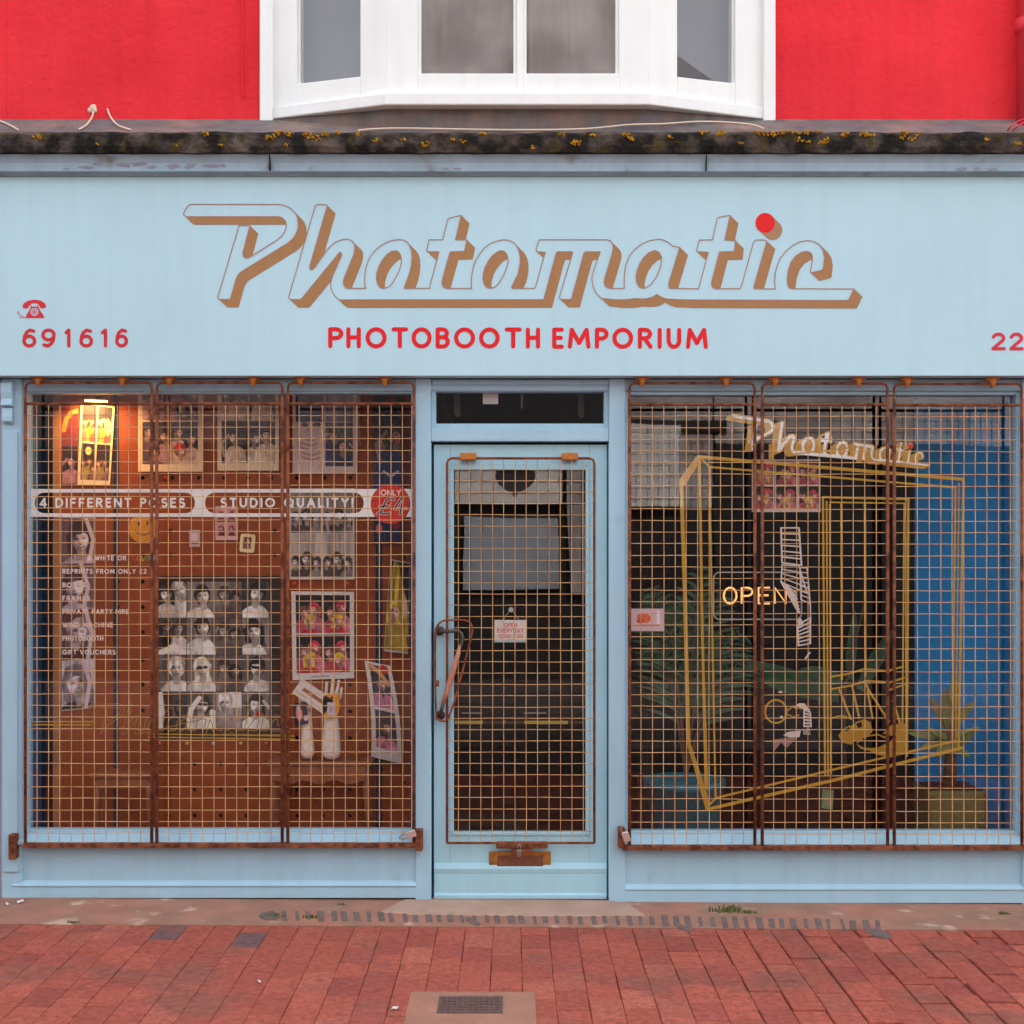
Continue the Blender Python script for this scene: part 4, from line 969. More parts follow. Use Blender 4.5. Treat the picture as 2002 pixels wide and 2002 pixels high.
for i, (c, ps) in enumerate(text('COLOUR', 258, 306, 1086, 1096, 1.9)): L += [(p, [(214, 70, 60), (220, 120, 50), (200, 190, 60), (90, 150, 70), (150, 190, 150), (170, 150, 190)][i]) for p in ps]
art('text_line', L, on_plane(YV), M_vinyl, sl_)
for s_, x1_, yc_ in (('REPRINTS FROM ONLY £2', 287, 1117), ('BOOKS', 168, 1143.5), ('FRAMES', 176, 1169.5), ('PRIVATE PARTY HIRE', 252, 1195.7), ('WIND MACHINE', 221, 1221.7), ('PHOTOBOOTH', 202, 1248), ('GIFT VOUCHERS', 226, 1275)):
    art('text_line', tl(s_, 122, x1_, yc_), on_plane(YV), M_vinyl, sl_)
# gold script near the foot of the left window: the wordmark again, with its long line
GOLD, GOLD2 = (196, 152, 30), (164, 118, 26)
gs = thing('gold_script', P(330, 1410, YV), 'faint gold outlined script wordmark low down on the left window', 'window lettering')
def mg(p):
    u, v = (p[0] - 360) / 1310, (p[1] - 400) / 186; return (176 + u * 392, 1376 + v * 60)
L = []
for poly in (WP, WH, O1, O2, O3): L += [(p, GOLD2) for p in strokes([[mg(q) for q in poly[::2]]], 1.5, closed=True, nd=5)]
L += [(p, GOLD) for p in strokes([[(52, 1411), (182, 1411)], [(52, 1417), (178, 1417)], [(290, 1435), (575, 1439)], [(290, 1441), (575, 1445)]], 2.2)]
art('lettering', L, on_plane(YV), M_vinyl, gs)
gl_ = thing('gold_line_decal', P(1000, 1413, .06), 'broken gold line across the lower door glass', 'window decal')
L = [(rect(889, 1409, 944, 1415.5), (170, 140, 40)), (rect(982, 1409, 990, 1415), (150, 120, 40)), (rect(1025, 1409, 1110, 1415.5), (170, 140, 40)), (rect(890, 1411, 1143, 1414), (84, 70, 36)), (rect(903, 1393, 943, 1395), (150, 140, 130)), (rect(1024, 1393, 1068, 1395), (150, 140, 130)), (rect(889, 1410, 944, 1415.5), (176, 146, 40)), (rect(1025, 1410, 1110, 1415.5), (176, 146, 40))]
art('line', L, on_plane(.0595), M_vinyl, gl_)
# the gold line drawing of a photo booth on the right window, with its little wordmark
bo = thing('booth_drawing', P(1600, 1200, YV), 'gold line drawing of a curtained booth with a sitter\'s legs on the right window', 'window decal')
def st(pts, w, c=GOLD): return [(p, c) for p in strokes([pts], w)]
L = []
L += [([(1364, 889), (1370, 893), (1368, 903), (1339, 949), (1327, 948), (1327, 938)], (188, 144, 34))]
L += st([(1366, 893), (1883, 937)], 6.4) + st([(1387, 913), (1868, 953)], 4.0) + st([(1372, 897), (1387, 913)], 3)
L += st([(1332, 946), (1339, 1160), (1346, 1456)], 7.5) + st([(1368, 900), (1372, 1180), (1380, 1540)], 5.2) + st([(1387, 914), (1392, 1200), (1399, 1562)], 3.8) + st([(1374, 1240), (1384, 1545)], 2.2)
L += [([(1342, 1450), (1350, 1452), (1388, 1568), (1386, 1586), (1380, 1584)], (188, 144, 34))]
L += st([(1384, 1582), (1470, 1562), (1640, 1523), (1760, 1492), (1880, 1462)], 6.2) + st([(1388, 1572), (1400, 1560), (1640, 1502), (1866, 1449)], 4.4)
L += st([(1884, 937), (1879, 1200), (1874, 1466)], 4.6) + st([(1868, 953), (1865, 1200), (1862, 1452)], 3.6) + st([(1875, 945), (1872, 1200), (1868, 1458)], 2.2)
L += st([(1609, 972), (1613, 1516)], 4.0) + st([(1616, 980), (1619, 1516)], 3.2) + st([(1622, 986), (1625, 1512)], 3.2)
L += st([(1609, 972), (1777, 976)], 4.0) + st([(1622, 982), (1768, 984)], 3.0) + st([(1776, 976), (1773, 1478)], 4.4) + st([(1768, 984), (1764, 1470)], 3.4)
L += st([(1645, 984), (1646, 1328)], 4.4) + st([(1691, 984), (1692, 1322)], 4.4) + st([(1735, 984), (1736, 1318)], 3.2)
L += st([(1626, 1323), (1660, 1317), (1690, 1308), (1735, 1312), (1766, 1303)], 3.6) + st([(1626, 1347), (1660, 1341), (1695, 1331), (1740, 1334), (1768, 1325)], 3.6) + st([(1736, 1350), (1768, 1338)], 3)
L += st([(1641, 1348), (1665, 1410)], 4) + st([(1666, 1342), (1680, 1404)], 4) + st([(1692, 1336), (1700, 1352), (1738, 1410)], 4) + st([(1696, 1350), (1706, 1404)], 4) + st([(1746, 1370), (1760, 1415)], 4) + st([(1622, 1405), (1640, 1400), (1655, 1401)], 3)
SH = (178, 132, 24)
L += [([(1638, 1438), (1650, 1424), (1672, 1412), (1690, 1406), (1702, 1412), (1706, 1430), (1694, 1442), (1672, 1448), (1664, 1456), (1648, 1452)], SH), ([(1660, 1408), (1674, 1404), (1672, 1414), (1662, 1420)], None), ([(1650, 1426), (1660, 1421), (1663, 1426), (1654, 1431)], None), ([(1674, 1415), (1684, 1411), (1686, 1420), (1678, 1424)], None)]
L += [([(1674, 1454), (1690, 1462), (1715, 1462), (1740, 1450), (1752, 1438), (1770, 1440), (1772, 1474), (1740, 1480), (1715, 1476), (1700, 1468), (1682, 1464)], SH), ([(1726, 1434), (1744, 1416), (1772, 1414), (1772, 1442), (1750, 1440)], SH), ([(1690, 1448), (1712, 1446), (1722, 1450), (1710, 1458), (1694, 1456)], None)]
L += st([(1676, 1452), (1690, 1440), (1716, 1436), (1736, 1444)], 3, SH)
L += [(p, GOLD) for p in strokes([ell(1517, 1391, 21, 22.5, 26)], 3.6, closed=True)] + st([(1538, 1391), (1552, 1380), (1566, 1386)], 3, GOLD2) + st([(1538, 1396), (1552, 1402), (1562, 1398)], 3, GOLD2)
art('line_drawing', L, on_plane(YV), M_vinyl, bo)
def mw(p):
    u, v = (p[0] - 360) / 1308, (p[1] - 400) / 186
    u2 = u * (1 + .34 * (1 - u))
    xt, yt = 1426 + (1815 - 1426) * u2, 808 + (868 - 808) * u2; xb, yb = 1440 + (1819 - 1440) * u2, 878 + (912 - 878) * u2
    return (xt + (xb - xt) * v + 3 * (1 - v) * (1 - u), yt + (yb - yt) * v)
L = []
for poly in (WP, WH): L += sweep([mg2 for mg2 in (mw(q) for q in poly[::2])], (-11, 5), (198, 150, 52))
for poly in (WP, WH): L.append(([mw(q) for q in poly], VWHITE))
for hole in (O1, O2, O3): L.append(([mw(q) for q in hole[::2]], (198, 150, 52)))
for poly in (WP, WH, O1, O2, O3): L += [(p, (198, 150, 52)) for p in strokes([[mw(q) for q in poly[::2]]], 2.4, closed=True, nd=5)]
L += [(q, (198, 150, 52)) for q in (rect(1503, 868, 1512, 900),)]
d_ = mw((1496, 436)); L += [(ell(d_[0] - 9, d_[1] + 2, 6, n=12), (198, 150, 52)), (ell(d_[0], d_[1], 6, n=14), (214, 54, 40))]
art('script_lettering', L, on_plane(YV + .0008), M_vinyl, bo)
# white film strip, drawn curling out of the booth
fs = thing('film_strip', P(1550, 1200, YV), 'white outlined strip of film curling down the middle of the right window', 'window decal')
L = []; FW = (220, 208, 200)
def ladder(l0, l1, r0, r1, n, w1, w2, c=FW):
    out = st([l0, l1], w1, c) + st([r0, r1], w1, c)
    for i in range(n + 1):
        t = i / n; out += st([(l0[0] + (l1[0] - l0[0]) * t, l0[1] + (l1[1] - l0[1]) * t), (r0[0] + (r1[0] - r0[0]) * t, r0[1] + (r1[1] - r0[1]) * t)], w2, c)
    return out
L += ladder((1527, 1032), (1529, 1100), (1562, 1032), (1567, 1105), 6, 3.4, 2.6)
L += ladder((1529, 1104), (1527, 1138), (1562, 1106), (1578, 1160), 4, 2.6, 2.2) + ladder((1578, 1110), (1584, 1180), (1564, 1110), (1566, 1172), 7, 2.6, 2.0)
for i in range(7):
    t = i / 6; L += st([(1527 + 4 * t, 1138 + 6 * t), (1556 + 8 * t, 1158 + 40 * t)], 2.4, FW)
L += st([(1528, 1138), (1562, 1198)], 4.4, FW) + st([(1540, 1146), (1556, 1168), (1560, 1190)], 3, FW) + st([(1584, 1178), (1585, 1215)], 2.4, FW)
L += [([(1558, 1212), (1566, 1208), (1572, 1222), (1562, 1226)], FW)]
L += ladder((1559, 1222), (1561, 1262), (1584, 1208), (1584, 1258), 6, 3.6, 2.8) + st([(1575, 1287), (1583, 1276)], 3.4, FW)
L += [([(1551, 1382), (1562, 1375), (1572, 1375), (1584, 1388), (1580, 1392), (1566, 1384), (1556, 1386)], FW)] + ladder((1572, 1388), (1572, 1420), (1584, 1392), (1586, 1420), 5, 2.6, 3.0)
L += [([(1531, 1438), (1540, 1431), (1566, 1428), (1563, 1441), (1545, 1442)], FW), (ell(1526, 1353, 5, 2, 8), FW), (ell(1528, 1402, 3, 3, 8), FW)]
for i in range(5): L += st([(1570 + 3 * i, 1425 + 1.5 * (i % 2)), (1572 + 3 * i, 1436)], 1.2, FW)
art('line_drawing', L, on_plane(YV + .0016), M_vinyl, fs)
# card on the left of the right window
cd = [(rect(1232, 1190, 1298, 1234), (216, 186, 190)), (ell(1259, 1208, 14, 10, 14, .2), (222, 104, 62)), (ell(1252, 1214, 8, 5, 10), (210, 84, 52)), (rect(1284, 1194, 1290, 1220), (236, 226, 226)), (rect(1240, 1222, 1290, 1224), (206, 110, 90))]
tag(art('notice_card', cd, on_plane(YV + .001), M_print, solid=.0008), 'small pink card with orange picture at the left edge of the right window', 'card')
nc = [([(1608, 1543), (1630, 1545), (1628, 1583), (1606, 1580)], (126, 156, 112)), ([(1612, 1560), (1624, 1556), (1626, 1574), (1614, 1576)], (172, 150, 132))]
tag(art('notice_card', nc, on_plane(.40), M_print, solid=.0008), 'small green card low down in the middle of the right window', 'card')

# open sign
os_ = thing('open_sign', P(1481, 1164, .16), 'lit sign with orange capital letters in a rounded border in the right window', 'sign')
m = MB(); pts = [P(a, b, .16) for a, b in rrect(1395, 1119, 1567, 1211, 12, 4)]; m.tube(pts + [pts[0]], .0032, 6, caps=False); m.build('border', M_neonoff, os_, smooth=True)
m = MB()
for ch, a, b in (('O', 1413, 1442), ('P', 1448, 1473), ('E', 1481, 1507), ('N', 1513, 1539)):
    for ln in GL[ch][1]: m.tube([P(a + 2 + (b - a - 4) * u, 1182 - 2 - 31 * v, .158) for u, v in ln], .0046, 6)
m.build('letters', M_neon, os_, smooth=True)
# door sign
ds_ = thing('hours_sign', P(998, 1235, .06), 'small white opening hours sign hanging on a string inside the door glass', 'sign')
L = [(rect(966.5, 1212, 1030, 1256), (226, 214, 206)), (rect(966.5, 1252, 1030, 1256), (160, 190, 190))]
L += [(p, (206, 96, 86)) for p in text_polys('OPEN', 985, 1011, 1218, 1226, 1.5) + text_polys('EVERYDAY', 972, 1024, 1229, 1237, 1.5) + text_polys('12:00-5:00', 974, 1023, 1240, 1248, 1.5)]
art('board', L, on_plane(.062), M_print, ds_, solid=.002)
MB().tube([P(984, 1211, .062), P(999, 1190, .06), P(1014, 1211, .062)], .0016, 5).build('string', M_neonoff, ds_)
MB().lathe([(.012, 0), (.012, .003), (.004, .006)], tuple(P(999, 1192, .059)), 12, 'Y').build('suction_cup', M_neonoff, ds_)
# things seen through the fanlight and door
for px, w_, b_, lab in ((894, 6.5, 813, 'left of two white strips hanging behind the fanlight'), (1136, 6, 815, 'right of two white strips hanging behind the fanlight')):
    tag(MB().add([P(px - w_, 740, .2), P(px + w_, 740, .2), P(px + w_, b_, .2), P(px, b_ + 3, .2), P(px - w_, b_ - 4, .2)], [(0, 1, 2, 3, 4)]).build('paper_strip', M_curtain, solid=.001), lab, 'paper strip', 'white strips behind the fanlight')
tag(MB().pbox(944, 974, 769, 790, .075, .0765).build('paper_card', M_opppale), 'small cream card stuck high on the fanlight glass', 'card')
tag(MB().tube([P(1021, 730, .3), P(1020, 798, .3)], .006, 6).build('pull_cord', M_neonoff), 'pale cord hanging in the middle of the fanlight', 'cord')
tag(art('heart_shape', [([(984, 919), (1028, 919), (1045, 921), (1047, 934), (1041, 946), (1028, 956), (1013, 964), (1010, 972), (1004, 972), (1001, 964), (986, 956), (974, 946), (968, 934), (970, 921)], (16, 14, 16))], on_plane(.052), M_vinyl), 'flat dark heart shape at the top of the door glass', 'sticker')  # flat dark shape just in front of the door pane
# ================================================================== LEFT WINDOW DISPLAY
YB = .50                                              # pegboard plane
BOARD = (168, 80, 36)
scr = thing('pegboard_screen', (X(520, YB), YB, .1), 'brown folding pegboard screen filling the back of the left window', 'display screen')
def peg_panel(p0, p1, pt, pb, holes, place, name='peg_panel'):
    L = [(rect(p0, pt, p1, pb), BOARD)] + [(ell(x, y, 4.2, 4.4, 10), None) for x, y in holes]
    return art(name, L, place, M_peg, scr, solid=.012)
lw = on_wall((X(306, YB), YB, 0), (.28, -1, 0))
holesL = [(279, y) for y in (934, 1085, 1137, 1187, 1236, 1290, 1339, 1389)] + [(230, y) for y in (1085, 1137, 1187)]
peg_panel(108, 306, 700, 1690, holesL, lw)
hc = [(x, y) for y in (1494, 1544, 1595) for x in (329, 380, 431, 481, 530, 581, 632, 684)] + [(x, 934) for x in (337, 388, 437, 485, 530, 580, 635, 685)] + [(x, y) for y in (1085, 1038) for x in (333, 537)] + [(684, y) for y in (1339, 1391, 1443)] + [(x, 1443) for x in (581, 632)]
peg_panel(306.5, 734, 700, 1690, hc, on_plane(YB))
rw = on_wall((X(748, .46), .46, 0), (.12, -1, 0))
peg_panel(748, 830, 700, 1690, [(790, 1090), (790, 1530)], rw)
m = MB(); m.box(X(100, YB), X(835, YB), YB + .03, YB + .045, .1, 2.5); m.build('backing', M_black, scr)
ed = MB(); q0, q1, q2, q3 = lw(106, 700), lw(121, 700), lw(121, 1690), lw(106, 1690); o_ = Vector((0, -.02, 0))
ed.add([q0 + o_, q1 + o_, q2 + o_, q3 + o_, q0, q1, q2, q3], [(0, 1, 2, 3), (0, 4, 5, 1), (1, 5, 6, 2), (3, 2, 6, 7), (0, 3, 7, 4)]); ed.build('edge_strip', M_woodlight, scr)
st_ = MB(); st_.pbox(734, 748, 700, 1690, YB + .004, YB + .02); st_.build('navy_strip', mat('navy_board', (24, 44, 66), .8, .1), scr)
s2 = MB(); a_, b__ = lw(224, 700), lw(232, 1690); s2.add([lw(222, 700) - Vector((0, .003, 0)), lw(232, 700) - Vector((0, .003, 0)), lw(232, 1690) - Vector((0, .003, 0)), lw(222, 1690) - Vector((0, .003, 0))], [(0, 1, 2, 3)]); s2.build('navy_strip', MATS['navy_board'], scr, solid=.002)

import numpy as np
def mixc(a, b, t): return tuple(a[i] + (b[i] - a[i]) * t for i in range(3))
# ---- photographic prints: tones worked out point by point (soft modelled faces, hair, folds, grain) on a fine sheet
class Pic:
    def __init__(s, w, h, seed, cell=1.5):
        s.w, s.h = w, h; s.nx, s.ny = max(4, int(w / cell)), max(4, int(h / cell)); s.rs = np.random.RandomState(seed)
        x = np.linspace(0, w, s.nx + 1); y = np.linspace(0, h, s.ny + 1); s.X, s.Y = np.meshgrid(x, y)
        s.img = np.zeros(s.X.shape + (3,)) + 128.0; s.m = np.ones(s.X.shape)
    def noise(s, sx, sy):                              # smooth value noise, sx/sy = feature size
        gx, gy = int(s.w / sx) + 3, int(s.h / sy) + 3; g = s.rs.rand(gy, gx)
        fx, fy = s.X / sx, s.Y / sy; ix, iy = fx.astype(int), fy.astype(int); tx, ty = fx - ix, fy - iy
        tx = tx * tx * (3 - 2 * tx); ty = ty * ty * (3 - 2 * ty)
        return (g[iy, ix] * (1 - tx) + g[iy, ix + 1] * tx) * (1 - ty) + (g[iy + 1, ix] * (1 - tx) + g[iy + 1, ix + 1] * tx) * ty
    def clipto(s, r=None): s.m = np.ones(s.X.shape) if r is None else ((s.X >= r[0]) & (s.X <= r[2]) & (s.Y >= r[1]) & (s.Y <= r[3])).astype(float)
    def lay(s, mask, col):
        k = (np.clip(mask, 0, 1) * s.m)[..., None]; s.img = s.img * (1 - k) + (np.asarray(col, float) if not isinstance(col, np.ndarray) else col) * k
    def tone(s, mask, f): k = (np.clip(mask, 0, 1) * s.m)[..., None]; s.img = s.img * (1 - k) + s.img * f * k
    def box(s, x0, y0, x1, y1, col): s.lay(((s.X >= x0) & (s.X <= x1) & (s.Y >= y0) & (s.Y <= y1)).astype(float), col)
    def disc(s, cx, cy, rx, ry, col, soft=1.2):
        d = np.sqrt(((s.X - cx) / rx) ** 2 + ((s.Y - cy) / ry) ** 2); s.lay((1 - d) * min(rx, ry) / soft + .5, col)
    def line(s, pts, wd, col, soft=1.2):
        best = np.full(s.X.shape, 1e9)
        for (ax, ay), (bx, by) in zip(pts, pts[1:]):
            t = np.clip(((s.X - ax) * (bx - ax) + (s.Y - ay) * (by - ay)) / max(1e-6, (bx - ax) ** 2 + (by - ay) ** 2), 0, 1)
            best = np.minimum(best, np.hypot(s.X - ax - t * (bx - ax), s.Y - ay - t * (by - ay)))
        s.lay((wd / 2 - best) / soft + .5, col)
    def cloth(s, r, c, amp=.35):
        s.clipto(r); f = s.noise(4.5, 60); f2 = s.noise(14, 90); k = (1 - amp + 1.5 * amp * f * .6 + amp * f2 * .8)[..., None]; s.lay(np.ones(s.X.shape), np.asarray(c, float) * k)
    def person(s, cx, cy, z, skin, hair, shirt, r, hat=None, shades=False, long_=None, mouth=None, contrast=1.0):
        rs = s.rs; s.clipto(r); t = rs.uniform(-.25, .25); U0, V0 = (s.X - cx) / z, (s.Y - cy) / z
        U, Vv = U0 * math.cos(t) + V0 * math.sin(t), -U0 * math.sin(t) + V0 * math.cos(t)
        so = max(.05, 1.3 / z); L = rs.choice([-1, 1]); n1 = s.noise(z * .16, z * .5); n2 = s.noise(z * .4, z * .3)
        sg = lambda q: np.clip(q / so + .5, 0, 1)
        skin = np.asarray(skin, float); hair = np.asarray(hair, float); shirt = np.asarray(shirt, float)
        if long_ is None: long_ = rs.rand() < .5
        hr = sg(1 - np.sqrt((U / .50) ** 2 + ((Vv + .10) / .62) ** 2) + (n2 - .5) * .22)
        if long_: hr = np.maximum(hr, sg(.56 - np.abs(U) - .12 * (Vv - .3) + (n1 - .5) * .2) * sg(Vv + .25) * sg(.95 - Vv + (n2 - .5) * .5))
        s.lay(hr, hair * (.55 + .8 * n1)[..., None])
        sl, sr = rs.uniform(.62, .98), rs.uniform(.62, .98); edge = np.where(U0 < 0, sl, sr)
        shoulder = .66 + .42 * (np.abs(U0) / edge) ** 2.6
        bd = sg(V0 - shoulder) * sg(edge * 1.05 - np.abs(U0) + .1 * (V0 - 1))
        fold = s.noise(z * .14, z * .7) * .5 + n2 * .5; sh = (.62 + .42 * fold + .22 * np.clip(-L * U0 * .6 + .3, 0, 1)) * contrast + (1 - contrast)
        nk = sg(.19 - np.abs(U)) * sg(Vv - .25) * sg(.82 - .5 * np.abs(U0) - V0 * .9)
        s.lay(bd, np.clip(shirt * sh[..., None], 0, 255)); s.lay(nk, skin * (.60 + .2 * n2)[..., None])
        q = (U / .355) ** 2 + ((Vv - .02) / .50) ** 2; jaw = 1 - .30 * np.clip(Vv, 0, .6); fm = sg(1 - np.sqrt((U / (.36 * jaw)) ** 2 + ((Vv - .02) / .50) ** 2))
        nz = np.sqrt(np.clip(1 - q, 0, 1)); lam = np.clip(.55 * L * U / .36 * -1 + -.35 * Vv / .5 + .78 * nz, 0, 1.2)
        g = lambda u, v, a, b_: np.exp(-((U - u) / a) ** 2 - ((Vv - v) / b_) ** 2)
        f = .58 + .60 * lam
        f = f - .78 * (g(-.155, -.04, .10, .055) + g(.155, -.04, .10, .055)) - .42 * (g(-.16, -.14, .12, .035) + g(.16, -.14, .12, .035)) - .32 * g(.04 * L, .10, .05, .10) - .40 * g(0, .19, .08, .035)
        f = f + .12 * g(-L * .18, .10, .12, .12) + .10 * g(0, .05, .03, .12) + .08 * (n2 - .5)
        s.lay(fm, np.clip(skin * np.clip(f, .08, 1.25)[..., None], 0, 255))
        mc = np.asarray(mouth if mouth else skin * .42, float); op = rs.uniform(.02, .07)
        s.lay(np.clip(1.4 * g(0, .31, .145, .035 + op * .5), 0, .95) * fm, mc)
        if rs.rand() < .5: s.lay(np.clip(g(0, .29, .08, .018), 0, .9) * fm, np.clip(skin * 1.15, 0, 255))
        fr = sg(-.20 + .55 * U * L * .4 + .12 * (n1 - .5) - Vv - .9 * U * U * (-1)) * sg(1 - np.sqrt((U / .46) ** 2 + ((Vv + .12) / .58) ** 2) + (n2 - .5) * .12)
        fr = sg(-.24 + .16 * L * U + .8 * U * U * -1 + .9 * U * U * 2 + .14 * (n1 - .5) - Vv) * hr
        s.lay(fr, hair * (.6 + .8 * n1)[..., None])
        if shades: s.lay(sg(.085 - np.abs(Vv + .05)) * sg(.33 - np.abs(U)), (26, 22, 22))
        if hat is not None: s.lay(sg(-.22 + .3 * U * U - Vv) * sg(1 - np.sqrt((U / .52) ** 2 + ((Vv + .2) / .52) ** 2)), np.asarray(hat, float) * (.75 + .45 * n2)[..., None])
        if rs.rand() < .3:
            sx = rs.choice([-1, 1]); s.line([(cx + sx * .82 * z, cy + 1.5 * z), (cx + sx * 1.0 * z, cy + .45 * z), (cx + sx * .45 * z, cy - .25 * z)], .2 * z, tuple(skin * .85), so * z)
    def grain(s, a): s.clipto(); s.img = np.clip(s.img + s.rs.randn(*s.X.shape)[..., None] * a, 0, 255)
def photo(name, quad, place, pic, label, cat='poster', group='photo prints on the pegboard', thick=.003):
    q0, q1, q2, q3 = quad; vs = []; nx, ny = pic.nx, pic.ny
    for j in range(ny + 1):
        v = j / ny
        for i in range(nx + 1):
            u = i / nx; a = (q0[0] + (q1[0] - q0[0]) * u, q0[1] + (q1[1] - q0[1]) * u); b = (q3[0] + (q2[0] - q3[0]) * u, q3[1] + (q2[1] - q3[1]) * u)
            vs.append(tuple(place(a[0] + (b[0] - a[0]) * v, a[1] + (b[1] - a[1]) * v)))
    fs = [(j * (nx + 1) + i, (j + 1) * (nx + 1) + i, (j + 1) * (nx + 1) + i + 1, j * (nx + 1) + i + 1) for j in range(ny) for i in range(nx)]
    me = bpy.data.meshes.new(name); me.from_pydata(vs, [], fs); me.materials.append(M_print)
    c = pic.img.reshape(-1, 3) / 255.0; c = np.where(c <= .04045, c / 12.92, ((c + .055) / 1.055) ** 2.4)
    ca = me.color_attributes.new('Col', 'FLOAT_COLOR', 'POINT'); ca.data.foreach_set('color', np.hstack([c, np.ones((len(c), 1))]).astype(np.float32).ravel())
    o = bpy.data.objects.new(name, me); COL.objects.link(o)
    sdm = o.modifiers.new('solid', 'SOLIDIFY'); sdm.thickness = thick; sdm.offset = -1.0
    tag(o, label, cat, group); return o
def sheet_of(outer, inner, nx, ny, gap, border, seed, cellfn, grain=5):
    x0, y0 = outer[0], outer[1]; p = Pic(outer[2] - x0, outer[3] - y0, seed); p.box(-1, -1, 9999, 9999, border)
    w = (inner[2] - inner[0] - gap * (nx - 1)) / nx; hh_ = (inner[3] - inner[1] - gap * (ny - 1)) / ny
    for j in range(ny):
        for i in range(nx):
            a, b = inner[0] - x0 + i * (w + gap), inner[1] - y0 + j * (hh_ + gap); cellfn(p, (a, b, a + w, b + hh_), w, hh_, i, j)
    p.grain(grain); return p
def qrect(r): return [(r[0], r[1]), (r[2], r[1]), (r[2], r[3]), (r[0], r[3])]
BW = (240, 228, 216)
def c_big(p, r, w, h, i, j):
    rs = p.rs; base = [[(52, 46, 46), (150, 136, 128), (120, 108, 100), (62, 56, 56)], [(84, 74, 70), (140, 126, 120), (96, 84, 78), (146, 134, 128)], [(130, 118, 112), (116, 104, 98), (110, 98, 92), (120, 110, 106)], [(70, 60, 58), (96, 86, 82), (170, 158, 150), (140, 128, 122)]][j][i]
    p.cloth(r, base, .5); cx, cy = r[0] + w / 2, r[1]
    if (i, j) in ((2, 0), (2, 1), (2, 2)):
        p.person(cx - 9, cy + 25, 25, (176, 160, 150), (60, 50, 46), (120, 106, 98), r); p.person(cx + 12, cy + 32, 22, (150, 136, 126), (44, 36, 34), (96, 84, 78), r); return
    if (i, j) == (0, 0):
        p.person(cx + 14, cy + 16, 30, (226, 216, 206), (190, 180, 170), (240, 232, 222), r, long_=True); p.person(cx - 12, cy + 24, 28, (236, 226, 216), (50, 40, 40), (214, 202, 192), r); return
    if (i, j) == (0, 1):
        p.person(cx - 12, cy + 18, 20, (150, 136, 128), (40, 32, 32), (70, 60, 58), r); p.person(cx + 12, cy + 20, 22, (170, 156, 148), (70, 60, 56), (236, 226, 214), r); p.disc(cx - 12, cy + 44, 10, 12, (20, 16, 18)); p.line([(cx - 24, cy + 68), (cx + 4, cy + 56), (cx + 22, cy + 68)], 12, (244, 236, 226)); return
    if (i, j) == (0, 3):
        p.line([(cx - 26, cy + 70), (cx - 22, cy + 40), (cx - 26, cy + 4)], 14, (236, 226, 214)); p.person(cx + 16, cy + 30, 22, (90, 78, 74), (26, 22, 24), (50, 42, 42), r); return
    if (i, j) == (2, 3):
        p.box(r[0] + 24, r[1], r[2], r[1] + 30, (240, 234, 226)); p.person(cx - 8, cy + 22, 30, (220, 210, 202), (214, 204, 196), (170, 158, 160), r); return
    dx = {(0, 2): 8, (3, 0): 2, (3, 1): -4}.get((i, j), rs.uniform(-3, 3)); dy = {(1, 0): 26, (1, 1): 16, (3, 0): 22}.get((i, j), 24)
    p.person(cx + dx, cy + dy + 2, 33 * rs.uniform(.94, 1.06), BW, {(0, 2): (226, 216, 204), (1, 2): (232, 220, 200)}.get((i, j), (30, 25, 26)), (255, 250, 240), r, shades=(i, j) in ((1, 2), (3, 2), (1, 3)), long_=(i, j) in ((3, 1), (1, 2), (3, 3)))
    p.clipto(r)
    if (i, j) == (3, 3): p.disc(cx + 6, cy + 43, 7, 6, (176, 40, 30))
    if (i, j) == (1, 3): p.line([(cx - 26, cy + 70), (cx - 20, cy + 34), (cx - 4, cy + 12)], 10, (244, 236, 226)); p.line([(cx + 24, cy + 70), (cx + 22, cy + 40)], 12, (250, 242, 232))
big = Pic(250, 318, 3); big.cloth((0, 0, 250, 318), (56, 32, 26), .4)
xs, ysr = (2, 59, 115, 167, 221), (11, 82, 154, 226, 298)
for j in range(4):
    for i in range(4): c_big(big, (xs[i] + .5, ysr[j] + .8, xs[i + 1] - .5, ysr[j + 1] - .8), xs[i + 1] - xs[i], 71, i, j)
big.grain(6)
photo('portrait_poster', qrect((306, 1126, 556, 1444)), on_plane(.485), big, 'large black and white poster of sixteen portraits, four by four, on the pegboard')
def c_red(p, r, w, h, i, j):
    p.cloth(r, (30, 22, 30), .3)
    for u, v, hat, sh, hr in ((.70, .36, (226, 64, 92), (228, 120, 140), (150, 80, 60)), (.26, .46, None, (206, 80, 96), (96, 56, 48)), (.55, .68, (226, 176, 60), (220, 40, 54), (214, 170, 70))):
        p.person(r[0] + w * (u + p.rs.uniform(-.05, .05)), r[1] + h * (v + p.rs.uniform(-.03, .03)), w * .40, (240, 176, 164), hr, sh, r, hat=hat, mouth=(150, 40, 50))
pr_ = sheet_of((570, 1156, 692, 1329), (578.5, 1163, 684, 1316), 2, 2, 3, (232, 220, 212), 4, c_red); pr_.line([(38, 168), (44, 166), (50, 168), (60, 166), (72, 168)], 1.4, (110, 90, 90))
photo('colour_print', [(569.5, 1156), (692, 1157), (692.5, 1326), (572, 1330)], on_plane(.48), pr_, 'colour print of four group photos with pink and yellow hats, above the mannequin hands')
def c_bw2(p, r, w, h, i, j):
    p.cloth(r, ((150, 134, 124), (206, 190, 178))[j % 2], .3)
    for u, v, z, sh in ((.16, .66, .30, (96, 84, 78)), (.52, .60, .38, (84, 72, 66)), (.86, .68, .30, (150, 136, 126))): p.person(r[0] + w * u, r[1] + h * v, w * z, (226, 210, 198), (60, 48, 44), sh, r)
